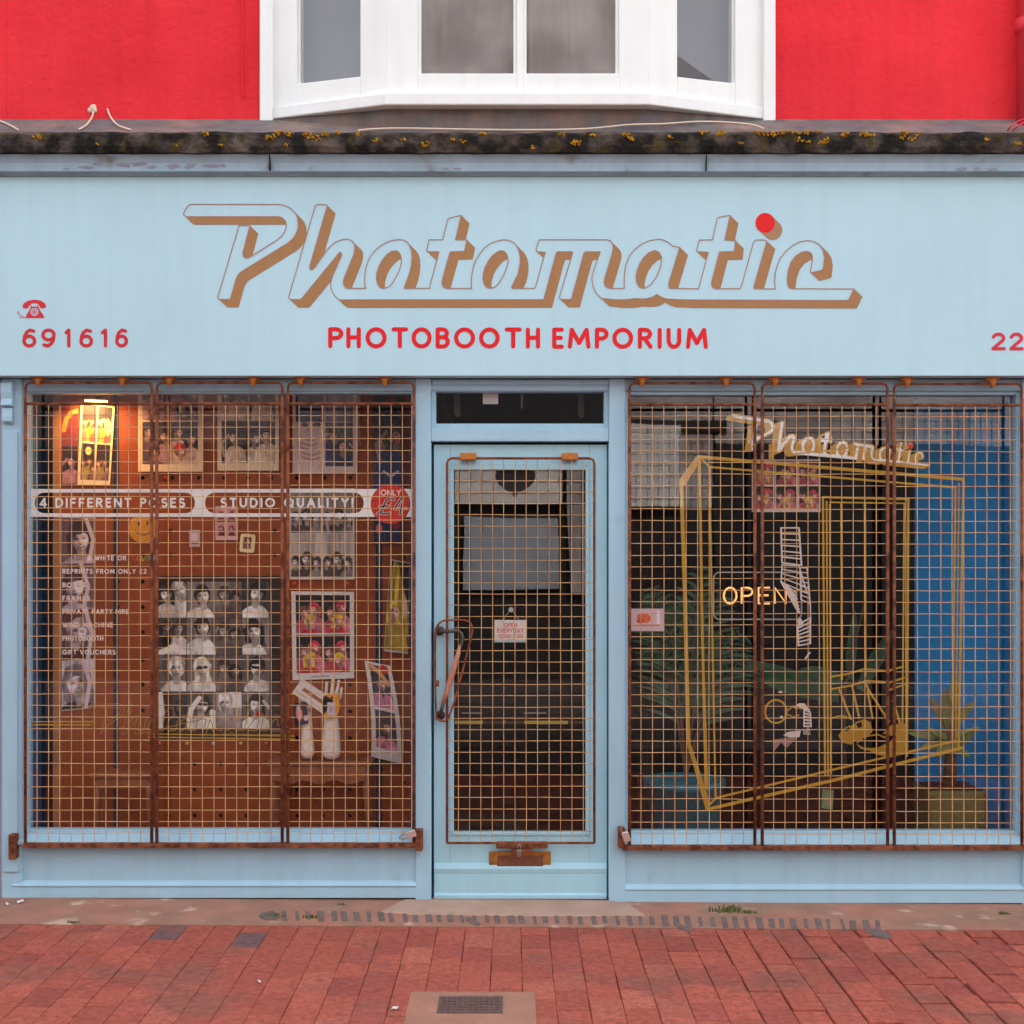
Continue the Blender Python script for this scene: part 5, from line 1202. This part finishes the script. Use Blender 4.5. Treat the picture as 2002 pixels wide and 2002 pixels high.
photo('mono_print', qrect((565, 955, 693, 1133)), on_plane(.48), sheet_of((565, 955, 693, 1133), (569, 958, 689, 1128), 2, 2, 2, (222, 208, 196), 6, c_bw2), 'large faded black and white print of couples behind the end of the banner')
def c_mono(p, r, w, h, i, j):
    p.cloth(r, (34, 28, 34) if j else (110, 92, 86), .3)
    for u, v in (((.46, .40),) if (i + j) % 2 else ((.22, .42), (.70, .34))): p.person(r[0] + w * u, r[1] + h * v, w * .46, (232, 206, 182), (40, 32, 34), (246, 222, 196), r)
photo('mono_print', qrect((425, 735, 545, 920)), on_plane(.48), sheet_of((425, 735, 545, 920), (434, 738, 538, 906), 2, 2, 2, (240, 216, 178), 9, c_mono), 'sepia toned print with wide cream border at the top of the middle grille')
def c_col(p, r, w, h, i, j):
    p.cloth(r, (50, 36, 48), .4); rs = p.rs
    for u, v in ((.28, .26), (.74, .38), (.40, .72)): p.person(r[0] + w * (u + rs.uniform(-.08, .08)), r[1] + h * (v + rs.uniform(-.06, .06)), w * .42, (220, 164, 148), [(60, 34, 34), (130, 70, 40), (36, 28, 34)][rs.randint(3)], [(190, 140, 150), (190, 60, 50), (110, 80, 100), (226, 186, 166)][rs.randint(4)], r, hat=(206, 50, 44) if rs.rand() < .25 else None)
photo('colour_print', qrect((270, 735, 397, 922)), on_plane(.475), sheet_of((270, 735, 397, 922), (279, 738, 387, 908), 2, 2, 2, (238, 206, 172), 14, c_col), 'colour print of crowded group photos at the top, right of the warm lamp')
def c_blue(p, r, w, h, i, j):
    if j == 0: p.cloth(r, (40, 52, 96) if i == 0 else (128, 118, 130), .35)
    elif i == 0:
        p.cloth(r, (226, 196, 188), .12); p.disc(r[0] + w * .3, r[1] + 5, 7, 5, (36, 28, 32)); p.disc(r[0] + w * .74, r[1] + 5, 8, 5, (36, 28, 32))
        for k in range(5): p.line([(r[0] + w * p.rs.uniform(.1, .35), r[1] + h * (.35 + .11 * k)), (r[0] + w * .55, r[1] + h * (.42 + .11 * k)), (r[0] + w * p.rs.uniform(.7, .9), r[1] + h * (.36 + .11 * k))], 2.2, (140, 112, 116), 2)
    else: p.cloth(r, (70, 54, 58), .4); p.person(r[0] + w * .3, r[1] + h * .3, w * .4, (200, 150, 140), (50, 34, 36), (60, 66, 110), r); p.person(r[0] + w * .68, r[1] + h * .56, w * .46, (216, 166, 154), (44, 30, 34), (40, 46, 90), r)
photo('colour_print', qrect((572, 735, 697, 926)), on_plane(.48), sheet_of((572, 735, 697, 926), (579, 738, 690, 912), 2, 2, 2, (222, 198, 190), 17, c_blue), 'pale faded print with blue and pink cells at the top of the third grille')
def c_pink(p, r, w, h, i, j): p.cloth(r, (220, 150, 150), .15); p.person(r[0] + w * .5, r[1] + h * .45, w * .5, (236, 190, 180), (140, 50, 54), (130, 40, 48), r)
photo('pink_print', qrect((421, 990, 465, 1056)), on_plane(.48), sheet_of((421, 990, 465, 1056), (424, 994, 462, 1048), 2, 2, 2, (232, 186, 178), 2, c_pink), 'small pink print of four portraits under the word on the banner')
m = art('photo_card', [(rect(370, 1036, 391, 1069), (206, 176, 176)), (ell(381, 1050, 6, 8, 10), (240, 212, 206)), (rect(374, 1060, 388, 1064), (130, 86, 92))], on_plane(.48), M_print, solid=.002); tag(m, 'tiny pale photo card left of the small pink print', 'card')
fr_ = thing('pinned_photo', P(484, 1062, .47), 'small cream photo frame tilted on the pegboard, right of the pink print', 'photo frame')
def rot(pts, cx, cy, a): c, s = math.cos(a), math.sin(a); return [(cx + (x - cx) * c - (y - cy) * s, cy + (x - cx) * s + (y - cy) * c) for x, y in pts]
art('frame', [(rot(rrect(469, 1044, 498, 1080, 5, 4), 484, 1062, .08), (250, 226, 160)), (rot(rect(475, 1050, 492, 1073), 484, 1062, .08), None)], on_plane(.462), M_print, fr_, solid=.012)
pf = Pic(19, 25, 5, .8); pf.cloth((0, 0, 19, 25), (210, 170, 170), .2); pf.person(9.5, 9, 13, (226, 180, 170), (90, 60, 64), (150, 110, 130), (0, 0, 19, 25))
o_ = photo('photo', rot(rect(474, 1049, 493, 1074), 484, 1062, .08), on_plane(.468), pf, None, None, None, .001); o_.parent = fr_; o_.location = -fr_.location
tag(art('smiling_disc', [(ell(281, 1033, 29, 29, 30), (226, 150, 30)), (ell(272, 1024, 2.6, 4.6, 8), (120, 66, 24)), (ell(289, 1023, 2.6, 4.6, 8), (120, 66, 24))] + [(p, (120, 66, 24)) for p in strokes([arc(281, 1032, 16, 14, 20, 160, 10)], 2)], lambda px, py: lw(px, py) - Vector((0, .006, 0)), M_print, solid=.003), 'round yellow smiling face on the left pegboard panel below the banner', 'badge')
# left panel
wq = [(160, 788), (226, 796), (217, 950), (153, 948)]
def c_warm(p, r, w, h, i, j):
    p.cloth(r, (50, 38, 46), .3)
    for u, v, sh in ((.2, .48, (200, 130, 110)), (.64, .44, (226, 190, 50)), (.86, .62, (190, 100, 80))): p.person(r[0] + w * u, r[1] + h * (v + .06 * j), w * .44, (232, 176, 140), (80, 48, 40), mixc(sh, (110, 96, 110), .4 * j), r)
    p.clipto(r)
    if (i, j) == (1, 0): p.disc(r[0] + w * .72, r[1] + h * .55, 6, 17, (250, 232, 150)); p.line([(r[0], r[1] + 32), (r[0] + 12, r[1] + 26), (r[0] + 20, r[1] + 34)], 6, (250, 232, 150))
    if (i, j) == (0, 1): p.disc(r[0] + w * .5, r[1] + h * .2, 6, 8, (246, 214, 130))
photo('warm_lit_print', wq, lambda px, py: lw(px, py) - Vector((0, .016, 0)), sheet_of((0, 0, 66, 160), (6, 3, 62, 150), 2, 2, 3, (246, 220, 176), 31, c_warm), 'tall print under the warm lamp at top left, glowing orange')
dp = Pic(32, 150, 7, 1.0); dp.cloth((0, 0, 32, 150), (130, 64, 40), .2); dp.box(2, 3, 30, 73, (120, 40, 36)); dp.line([(4, 44), (9, 22), (20, 9), (34, 6)], 9, (222, 150, 56)); dp.cloth((2, 76, 30, 148), (56, 36, 42), .3); dp.person(20, 106, 22, (200, 150, 150), (40, 28, 32), (190, 130, 134), (2, 76, 30, 148)); dp.grain(4)
photo('dark_red_print', qrect((122, 797, 154, 947)), lambda px, py: lw(px, py) - Vector((0, .010, 0)), dp, 'narrow dark red print half hidden behind the warm lit print')
tp = Pic(67, 378, 41); tp.box(-1, -1, 999, 999, (206, 182, 180)); ct = (2, 90, 180, 280, 376)
for k in range(4):
    rc = (1, ct[k] + 1, 66, ct[k + 1] - 1); tp.cloth(rc, ((110, 74, 82), (130, 96, 100), (120, 60, 58), (200, 186, 190))[k], .4)
    cx, cy, z = ((36, 44, 46), (26, 136, 50), (34, 226, 42), (30, 326, 54))[k]; tp.person(cx, cy, z, (246, 218, 220), ((60, 34, 44), (80, 50, 54), (150, 130, 130), (130, 118, 126))[k], ((220, 186, 190), (230, 200, 204), (90, 46, 50), (20, 16, 22))[k], rc, long_=True)
    tp.clipto(rc); tp.line([(cx + 12, rc[1]), (cx + 26, cy), (cx + 18, rc[3])], 8, (226, 200, 202))
tp.grain(5)
photo('tall_photo_strip', [(122, 1010), (189, 1012), (188, 1383), (122, 1390)], lambda px, py: lw(px, py) - Vector((0, .012, 0)), tp, 'tall four photo strip on the far left panel behind the services list')
# right panel
bp_ = Pic(60, 298, 8); bp_.cloth((0, 0, 60, 298), (34, 34, 58), .35); R_ = (0, 0, 60, 190); bp_.disc(34, 14, 10, 16, (120, 40, 46))
bp_.person(16, 104, 30, (176, 130, 126), (56, 40, 44), (60, 46, 62), R_); bp_.person(40, 88, 34, (190, 140, 134), (50, 36, 40), (30, 48, 116), R_); bp_.clipto(); bp_.disc(47, 96, 4, 7, (206, 80, 96)); bp_.line([(20, 156), (34, 166), (48, 156)], 4, (210, 186, 180)); bp_.line([(34, 166), (34, 184)], 4, (210, 186, 180)); bp_.cloth((0, 190, 60, 298), (28, 38, 92), .3); bp_.disc(11, 268, 6, 10, (236, 120, 92)); bp_.disc(44, 262, 8, 7, (160, 40, 52)); bp_.grain(4)
photo('blue_print', qrect((731, 766, 791, 1064)), lambda px, py: rw(px, py) - Vector((0, .02, 0)), bp_, 'dark blue tall print on the right panel, crossed by the red price badge')
bl_ = Pic(52, 182, 12); bl_.cloth((0, 0, 52, 182), (26, 22, 32), .3); bl_.box(0, 0, 1.4, 999, (206, 190, 186)); bl_.box(0, 178, 999, 999, (206, 190, 186)); bl_.box(50.5, 0, 999, 999, (206, 190, 186)); bl_.box(0, 0, 99, 1.6, (206, 190, 186))
GH = np.asarray((216, 176, 44), float)
bl_.clipto((1.4, 1.6, 50.5, 178)); tri = np.clip((bl_.Y * .34 + 4 - np.abs(bl_.X - 16)) / 2 + .5, 0, 1) * np.clip((150 - bl_.Y) / 2, 0, 1); bl_.lay(tri, GH * (.5 + .8 * bl_.noise(3, 60))[..., None]); bl_.line([(24, 120), (20, 150), (26, 176)], 26, (170, 138, 30), 6); bl_.person(18, 102, 32, (240, 190, 178), (220, 184, 60), (196, 160, 40), (1.4, 1.6, 50.5, 178), long_=True, mouth=(180, 60, 70)); bl_.clipto(); bl_.disc(42, 92, 6, 22, (238, 206, 176), 4); bl_.grain(4)
photo('blonde_print', [(765, 1093), (803, 1100), (799, 1277), (752, 1272)], lambda px, py: rw(px, py) - Vector((0, .05, 0)), bl_, 'tilted print of a figure with long blonde hair beside the door')
cs = Pic(56, 190, 14); cs.box(-1, -1, 999, 999, (228, 214, 208))
for k, (t_, bt) in enumerate(((6, 86), (92, 168))):
    rc = (8, t_, 48, bt); cs.cloth(rc, ((36, 36, 54), (54, 46, 68))[k], .2); cs.person(27, t_ + 34, 26, (210, 160, 146), (60, 40, 46), (224, 136, 170), rc); cs.clipto(rc); cs.disc(28, t_ + 52, 3, 8, (60, 40, 52))
cs.clipto(); cs.line([(10, 8), (28, 16), (42, 38)], 10, (226, 160, 100), 3); cs.disc(40, 10, 9, 9, (206, 40, 34)); cs.grain(4)
qd = [(719, 1290), (768, 1300), (790, 1490), (729, 1476)]
def bend(px, py): t = (py - 1290) / 200.0; return rw(px + 8 * math.sin(t * 3.0) - 4, py) - Vector((0, .05 + .03 * math.sin(t * 3.1), 0))
photo('curled_photo_strip', qd, bend, cs, 'curling two photo strip in pink tops hanging low on the right panel')

# pegs
def peg(px, py, m_, label, place=None, y=.47):
    p = place(px, py) if place else P(px, py, y); o = MB().lathe([(.0035, .02), (.0035, .0), (.0085, -.004), (.0095, -.010), (.006, -.015)], (0, 0, 0), 10, 'Y').build('peg', m_, None, smooth=True)
    o.location = p; tag(o, label, 'peg', 'coloured pegs in the pegboard'); return o
peg(313, 1453, M_orangepeg, 'orange peg under the big portrait poster, at its left end'); peg(367, 1453, M_yellowpeg, 'left of two yellow pegs under the big portrait poster'); peg(418, 1453, M_palepeg, 'pale blue peg under the big portrait poster'); peg(472, 1453, M_yellowpeg, 'right of two yellow pegs under the big portrait poster'); peg(521, 1453, M_orangepeg, 'orange peg under the big portrait poster, at its right end')
peg(577, 1140, M_orangepeg, 'left peg under the large faded black and white print'); peg(680, 1140, M_orangepeg, 'right peg under the large faded black and white print')
peg(375, 1088, M_redpeg, 'red peg below the tiny pale photo card'); peg(428, 1088, M_redpeg, 'red peg below the small pink print'); peg(480, 1088, M_redpeg, 'red peg below the cream photo frame'); peg(325, 934, M_redpeg, 'red peg just above the banner, near the left end'); peg(527, 932, M_orangepeg, 'orange peg just above the banner beside the middle upright')

# warm picture light
lt = thing('picture_light', P(190, 778, .34), 'warm picture light glowing above the tall print at top left', 'lamp')
pa, pb_ = P(165, 781, .36), P(212, 783, .36)
lm = MB(); lm.tube([pa + Vector((0, 0, .012)), pb_ + Vector((0, 0, .012))], .016, 12); lm.tube([(pa + pb_) / 2 + Vector((0, .0, .02)), (pa + pb_) / 2 + Vector((.02, .08, .05)), (pa + pb_) / 2 + Vector((.03, .11, .06))], .006, 8); lm.build('lamp_shade', M_brass, lt, smooth=True)
MB().tube([pa + Vector((.004, -.004, -.005)), pb_ + Vector((-.004, -.004, -.005))], .006, 10).build('bulb', M_bulb, lt, smooth=True)
la = bpy.data.lights.new('lamp_light', 'AREA'); la.shape = 'RECTANGLE'; la.size = .12; la.size_y = .03; la.energy = .65; la.color = (1.0, .52, .17); la.spread = R(150)
lo_ = bpy.data.objects.new('lamp_light', la); COL.objects.link(lo_); lo_.parent = lt; lo_.location = (pa + pb_) / 2 + Vector((.0, -.05, -.012)) - lt.location; lo_.rotation_euler = (R(24), 0, 0)

# furniture
def stool(name, cxp, y, pyt, w, d, label, cat, apron=True, legs=.028, group=None, skirt=.05, carve=False):
    x = X(cxp, y); z = Z(pyt, y - d / 2); root = thing(name, (x, y, .1), label, cat, group)
    t = MB(); t.box(x - w / 2, x + w / 2, y - d / 2, y + d / 2, z - .024, z); t.build('top' if cat == 'table' else 'seat', M_wood, root, bevel=.006)
    a = MB()
    zb = z - .024
    if carve:
        n = 16; f = []
        for i in range(n + 1):
            u = i / n; f.append((x - w / 2 + .03 + (w - .06) * u, zb - skirt + .016 * math.cos(u * 6.283 * 3) * .6))
        vs = [(q[0], y - d / 2 + .015, zb - .0005) for q in f] + [(q[0], y - d / 2 + .015, q[1]) for q in f]
        a.add(vs, [(i, i + 1, n + 2 + i, n + 1 + i) for i in range(n)]); a.build('apron', M_wood, root, solid=.015)
    else:
        a.box(x - w / 2 + .03, x + w / 2 - .03, y - d / 2 + .014, y - d / 2 + .030, zb - skirt, zb - .0005); a.box(x - w / 2 + .03, x + w / 2 - .03, y + d / 2 - .03, y + d / 2 - .014, zb - skirt, zb - .0005); a.build('apron', M_wood, root, bevel=.003)
    for sx in (-1, 1):
        for sy in (-1, 1):
            lx, ly = x + sx * (w / 2 - .028), y + sy * (d / 2 - .03); l_ = MB()
            l_.tube([(lx, ly, zb - .001), (lx, ly, zb - .10), (lx + sx * .008, ly, (zb + .1) / 2), (lx + sx * .014, ly, .1)], [legs, legs * .9, legs * .75, legs * .6], 10); l_.build('leg', M_wood, root, smooth=True)
stool('wooden_stool', 246, .27, 1512, .30, .16, 'low brown wooden stool at the left of the left window', 'stool', legs=.015)
stool('side_table', 630, .34, 1489, .50, .20, 'brown wooden side table with carved apron under the mannequin hands', 'table', carve=True, legs=.020, skirt=.075)
TZ = Z(1489, .24)
# mannequin hands: fingers and forearm grown together into one surface
def hand(cxp, y, arm_top, palm, fingers, thumb, label, rb, rt):
    b = bmesh.new(); sl_ = b.verts.layers.skin.verify(); 
    def mk(p, r):
        v = b.verts.new(p); v[sl_].radius = (r, r * .8); return v
    base = Vector((X(cxp, y), y, TZ + .002)); root = mk(base, rb); root[sl_].use_root = True
    prev = root; top = P(arm_top[0], arm_top[1], y)
    for t in (.35, .7, 1.0):
        v = mk(base.lerp(top, t), rb + (rt - rb) * t); b.edges.new((prev, v)); prev = v
    wrist = prev; pm = P(palm[0], palm[1], y); pv_ = mk(wrist.co.lerp(pm, .5), .026); b.edges.new((wrist, pv_)); pc = mk(pm, .026); b.edges.new((pv_, pc))
    for pts in fingers:
        q = pc
        for i, (fx, fy, dy) in enumerate(pts):
            v = mk(P(fx, fy, y + dy), (.0115, .0095, .0085, .007)[min(i, 3)]); b.edges.new((q, v)); q = v
    q = pv_
    for i, (fx, fy, dy) in enumerate(thumb):
        v = mk(P(fx, fy, y + dy), (.013, .0105, .0085)[i]); b.edges.new((q, v)); q = v
    me = bpy.data.meshes.new('mannequin_hand'); b.to_mesh(me); b.free(); me.materials.append(M_hand)
    o = bpy.data.objects.new('mannequin_hand', me); COL.objects.link(o)
    sk = o.modifiers.new('skin', 'SKIN'); sk.use_smooth_shade = True; sb_ = o.modifiers.new('sub', 'SUBSURF'); sb_.levels = 2; sb_.render_levels = 2
    tag(o, label, 'mannequin hand', 'mannequin hands on the side table'); return o
hand(648, .26, (648, 1405), (651, 1372), [[(636, 1362, 0), (638, 1348, 0), (639, 1332, 0)], [(648, 1356, 0), (650, 1340, 0), (651, 1324, 0)], [(657, 1358, 0), (661, 1343, 0), (663, 1328, 0)], [(664, 1366, .004), (667, 1354, .004), (668, 1343, .004)]], [(636, 1384, -.03), (630, 1374, -.04), (628, 1364, -.04)], 'right mannequin hand, fingers spread upwards, wearing the yellow camera case', .054, .038)
hand(602, .28, (600, 1410), (592, 1372), [[(584, 1358, 0), (588, 1346, -.02), (594, 1340, -.03)], [(588, 1352, 0), (594, 1340, -.02), (601, 1336, -.03)], [(596, 1354, 0), (603, 1346, -.02), (608, 1342, -.03)], [(602, 1362, 0), (609, 1358, -.02), (613, 1354, -.03)]], [(602, 1384, -.03), (610, 1380, -.04), (616, 1374, -.04)], 'left mannequin hand gripping the white striped box', .048, .034)
# white box with stripe held by the left hand
bx_ = thing('white_box', P(612, 1362, .21), 'white striped box held slantwise by the left mannequin hand', 'box')
def boxface(u, v): c = P(612, 1363, .2); a = -.60; return Vector((c.x + (u * math.cos(a) - v * math.sin(a)) * .00235, .205, c.z + (u * math.sin(a) + v * math.cos(a)) * .00235))
L = [(rect(-40, -17, 38, 17), (222, 208, 200)), (rect(-26, -2, 36, 6), (166, 110, 80)), (rect(-20, 1, 34, 2.4), (120, 70, 56)), (rect(-34, -12, -10, -8), (196, 176, 170)), (rect(4, -12, 26, -9), (200, 180, 172)), (rect(0, 10, 20, 12), (200, 180, 172))]
art('carton', L, boxface, M_print, bx_, solid=.03)
yc_ = thing('camera_case', P(646, 1385, .2), 'small yellow case with a pale photo, strapped to the right mannequin hand', 'camera case')
art('case_body', [([(632, 1362), (640, 1358), (651, 1356), (662, 1360), (664, 1384), (658, 1402), (634, 1404), (630, 1384)], (224, 150, 30))], on_plane(.205), M_print, yc_, solid=.035)
art('photo_window', [(rect(640, 1373, 655, 1398), (206, 190, 196)), (ell(647, 1387, 4, 7, 8), (176, 150, 170)), (ell(649, 1364, 3, 2.4, 8), (60, 44, 40))], on_plane(.2035), M_print, yc_)
sn = Pic(30, 46, 3, 1.0); sn.cloth((0, 0, 30, 46), (52, 40, 62), .3); sn.disc(12, 22, 7, 15, (232, 150, 124), 3); sn.disc(12, 10, 4, 5, (216, 170, 160)); sn.disc(26, 34, 5, 6, (214, 190, 184)); sn.grain(4)
photo('dark_snapshot', [(571, 1376), (598, 1371), (603, 1414), (578, 1421)], on_plane(.235), sn, 'dark snapshot leaning at the left mannequin wrist')

# ================================================================== RIGHT WINDOW DISPLAY
photo('group_photo_panel', qrect((1470, 898, 1604, 1001)), on_plane(.30), sheet_of((1470, 898, 1604, 1001), (1474, 902, 1602, 996), 3, 2, 4, (226, 200, 192), 22, c_red), 'pinkish sheet of group photos hanging at the top of the right window')
def blade(m, base, tip, w, droop, nseg=6, normal=Vector((0, -1, .4))):
    base, tip = Vector(base), Vector(tip); d = tip - base; side = d.cross(normal)
    if side.length < 1e-6: side = Vector((1, 0, 0))
    side.normalize(); vs = []; fs = []
    for i in range(nseg + 1):
        t = i / nseg; c = base + d * t + Vector((0, 0, -droop * t * t)); ww = w * (math.sin(math.pi * min(1, .12 + .88 * t)) ** .7) * (1 if i < nseg else .05)
        vs += [c - side * ww, c + Vector((0, .15 * ww, .25 * ww)), c + side * ww]
    for i in range(nseg):
        for k in (0, 1): fs.append((i * 3 + k, i * 3 + k + 1, i * 3 + 4 + k, i * 3 + 3 + k))
    m.add(vs, fs)
def pot(root, x, y, z0, z1, r0, r1, m_):
    hh_ = z1 - z0; MB().lathe([(r0, 0), (r0 * 1.02, hh_ * .05), (r1, hh_ * .9), (r1 * 1.06, hh_ * .91), (r1 * 1.06, hh_), (r1 * .94, hh_), (r1 * .93, hh_ * .93)], (x, y, z0), 36).build('pot', m_, root, smooth=True, bevel=0)
    MB().lathe([(r1 * .94, hh_ * .90), (r1 * .94, hh_ * .92)], (x, y, z0), 24).build('soil', M_soil, root)
rg = random.Random(51); yp = .42
pm_ = thing('potted_palm', (X(1335, yp), yp, .1), 'dark feathery palm in a teal pot at the left of the right window', 'potted plant')
pot(pm_, X(1338, yp), yp, .1, Z(1522, yp), .15, .19, M_teal)
fo_ = MB(); top = Vector((X(1340, yp), yp, Z(1522, yp)))
stm = MB()
for k in range(13):
    ang = rg.uniform(-1, 1); px = 1335 + ang * 120 + rg.uniform(-12, 12); py = 1050 + abs(ang) * 190 + rg.uniform(0, 150)
    px = max(1245, min(1470, px)); tip = P(px, py, yp + rg.uniform(-.22, .2)); c = (top + tip) / 2 + Vector((0, 0, .22)); pts = [top.lerp(c, t).lerp(c.lerp(tip, t), t) for t in [i / 14 for i in range(15)]]
    stm.tube(pts, .006, 5, r2=.002)
    for i in range(4, 15):
        t = i / 14; d = (pts[i] - pts[i - 1]).normalized(); L_ = .20 * math.sin(math.pi * (.18 + .74 * t)) + .02
        for s in (-1, 1):
            sd_ = d.cross(Vector((0, 1, .2))).normalized() * s
            blade(fo_, pts[i], pts[i] + (d * .75 + sd_ * .8).normalized() * L_ + Vector((0, rg.uniform(-.04, .04), 0)), .009, .05, 4)
stm.build('stem', M_bark, pm_); fo_.build('foliage', M_leaf, pm_)
yb = 1.1
bp = thing('broad_leaf_plant', (X(1650, yb), yb, .1), 'plant with large broad green leaves on a thin brown stem behind the booth drawing', 'potted plant')
bl_ = MB(); base = P(1655, 1400, yb)
stb = MB(); stb.tube([(X(1652, yb), yb, .3), P(1654, 1560, yb), P(1650, 1450, yb), P(1652, 1340, yb), P(1690, 1180, yb)], .014, 8, r2=.006); stb.build('stem', M_bark, bp, smooth=True)
for (tx, ty, bx0, by0, w_, dy) in ((1458, 1292, 1640, 1360, .05, -.1), (1475, 1325, 1640, 1365, .045, -.2), (1560, 1310, 1645, 1330, .05, .05), (1745, 1230, 1680, 1350, .04, .05), (1672, 1190, 1660, 1330, .028, .1)):
    blade(bl_, P(bx0, by0, yb), P(tx, ty, yb + dy), w_, .0, 8)
bl_.build('foliage', M_leaf2, bp)
pot(bp, X(1655, yb), yb, .1, .33, .12, .15, M_soil)
ya = .27
al = thing('potted_aloe', (X(1855, ya), ya, .1), 'thick leaved aloe with dry orange tips in an olive pot by the blue side wall', 'potted plant')
zt_ = Z(1537, ya); xa = X(1855, ya); hw = .135
pb2 = MB(); pb2.add([(xa + sx * w_, ya + sy * w_, z) for z, w_ in ((.1, hw * .92), (zt_, hw)) for sx, sy in ((-1, -1), (1, -1), (1, 1), (-1, 1))], [(0, 1, 2, 3), (4, 7, 6, 5), (0, 4, 5, 1), (1, 5, 6, 2), (2, 6, 7, 3), (3, 7, 4, 0)]); pb2.build('pot', M_olive, al, bevel=.012)
MB().box(xa - .12, xa + .12, ya - .12, ya + .12, zt_ - .01, zt_ + .002).build('soil', M_soil, al)
MB().tube([P(1856, 1536, ya), P(1858, 1500, ya), P(1856, 1440, ya), P(1860, 1400, ya)], .034, 12, r2=.026).build('trunk', M_bark, al, smooth=True)
af = MB()
for (tx, ty, w_, dy, by0) in ((1868, 1310, .028, -.05, 1420), (1846, 1340, .030, -.1, 1430), (1816, 1356, .024, 0, 1430), (1908, 1366, .024, -.1, 1420), (1918, 1424, .022, -.05, 1440), (1906, 1432, .028, -.14, 1460), (1895, 1480, .026, -.16, 1450), (1812, 1424, .022, -.15, 1440), (1800, 1465, .026, -.1, 1440), (1830, 1480, .026, -.2, 1445), (1772, 1434, .020, .05, 1440), (1880, 1395, .026, .1, 1430)):
    blade(af, P(1857, by0, ya), P(tx, ty, ya + dy) + Vector((0, 0, -.03 if ty > 1400 else .0)), w_, -.035 if ty > 1400 else .012, 9)
af.build('foliage', M_aloe, al, solid=.007)
bn = thing('low_bench', (X(1420, .95), .95, .1), 'dark low bench behind the palm and the film strip drawing', 'bench')
MB().box(X(1225, .95), X(1640, .95), .75, 1.15, Z(1437, .95) - .05, Z(1437, .95)).build('top', M_dark, bn, bevel=.006)
for xx in (1260, 1600):
    for yy in (.82, 1.08): MB().box(X(xx, .95) - .025, X(xx, .95) + .025, yy - .025, yy + .025, .1, Z(1437, .95) - .051).build('leg', M_dark, bn)
pm2 = MB(); p1, p2, p3, p4, p5 = P(1512, 1446, .74), P(1560, 1440, .74), P(1548, 1452, .70), P(1538, 1462, .70), P(1512, 1470, .70)
pm2.add([p1, p2, p3, p4, P(1527, 1452, .72), p5], [(0, 1, 2, 3, 4), (0, 4, 5)]); tag(pm2.build('crumpled_paper', mat('pink_paper', (206, 150, 136), .8, .05), solid=.002), 'crumpled pink paper on the low bench beside the end of the film strip', 'paper')
wb = MB(); wb.box(X(1480, 2.6), X(1780, 2.6), 2.6, 2.64, .1, 2.4); tag(wb.build('curtain', mat('dark_blue_curtain', (30, 36, 52), .9, .2, 4.0, streak=.4)), 'dark blue curtain hanging deep inside behind the booth drawing', 'curtain')
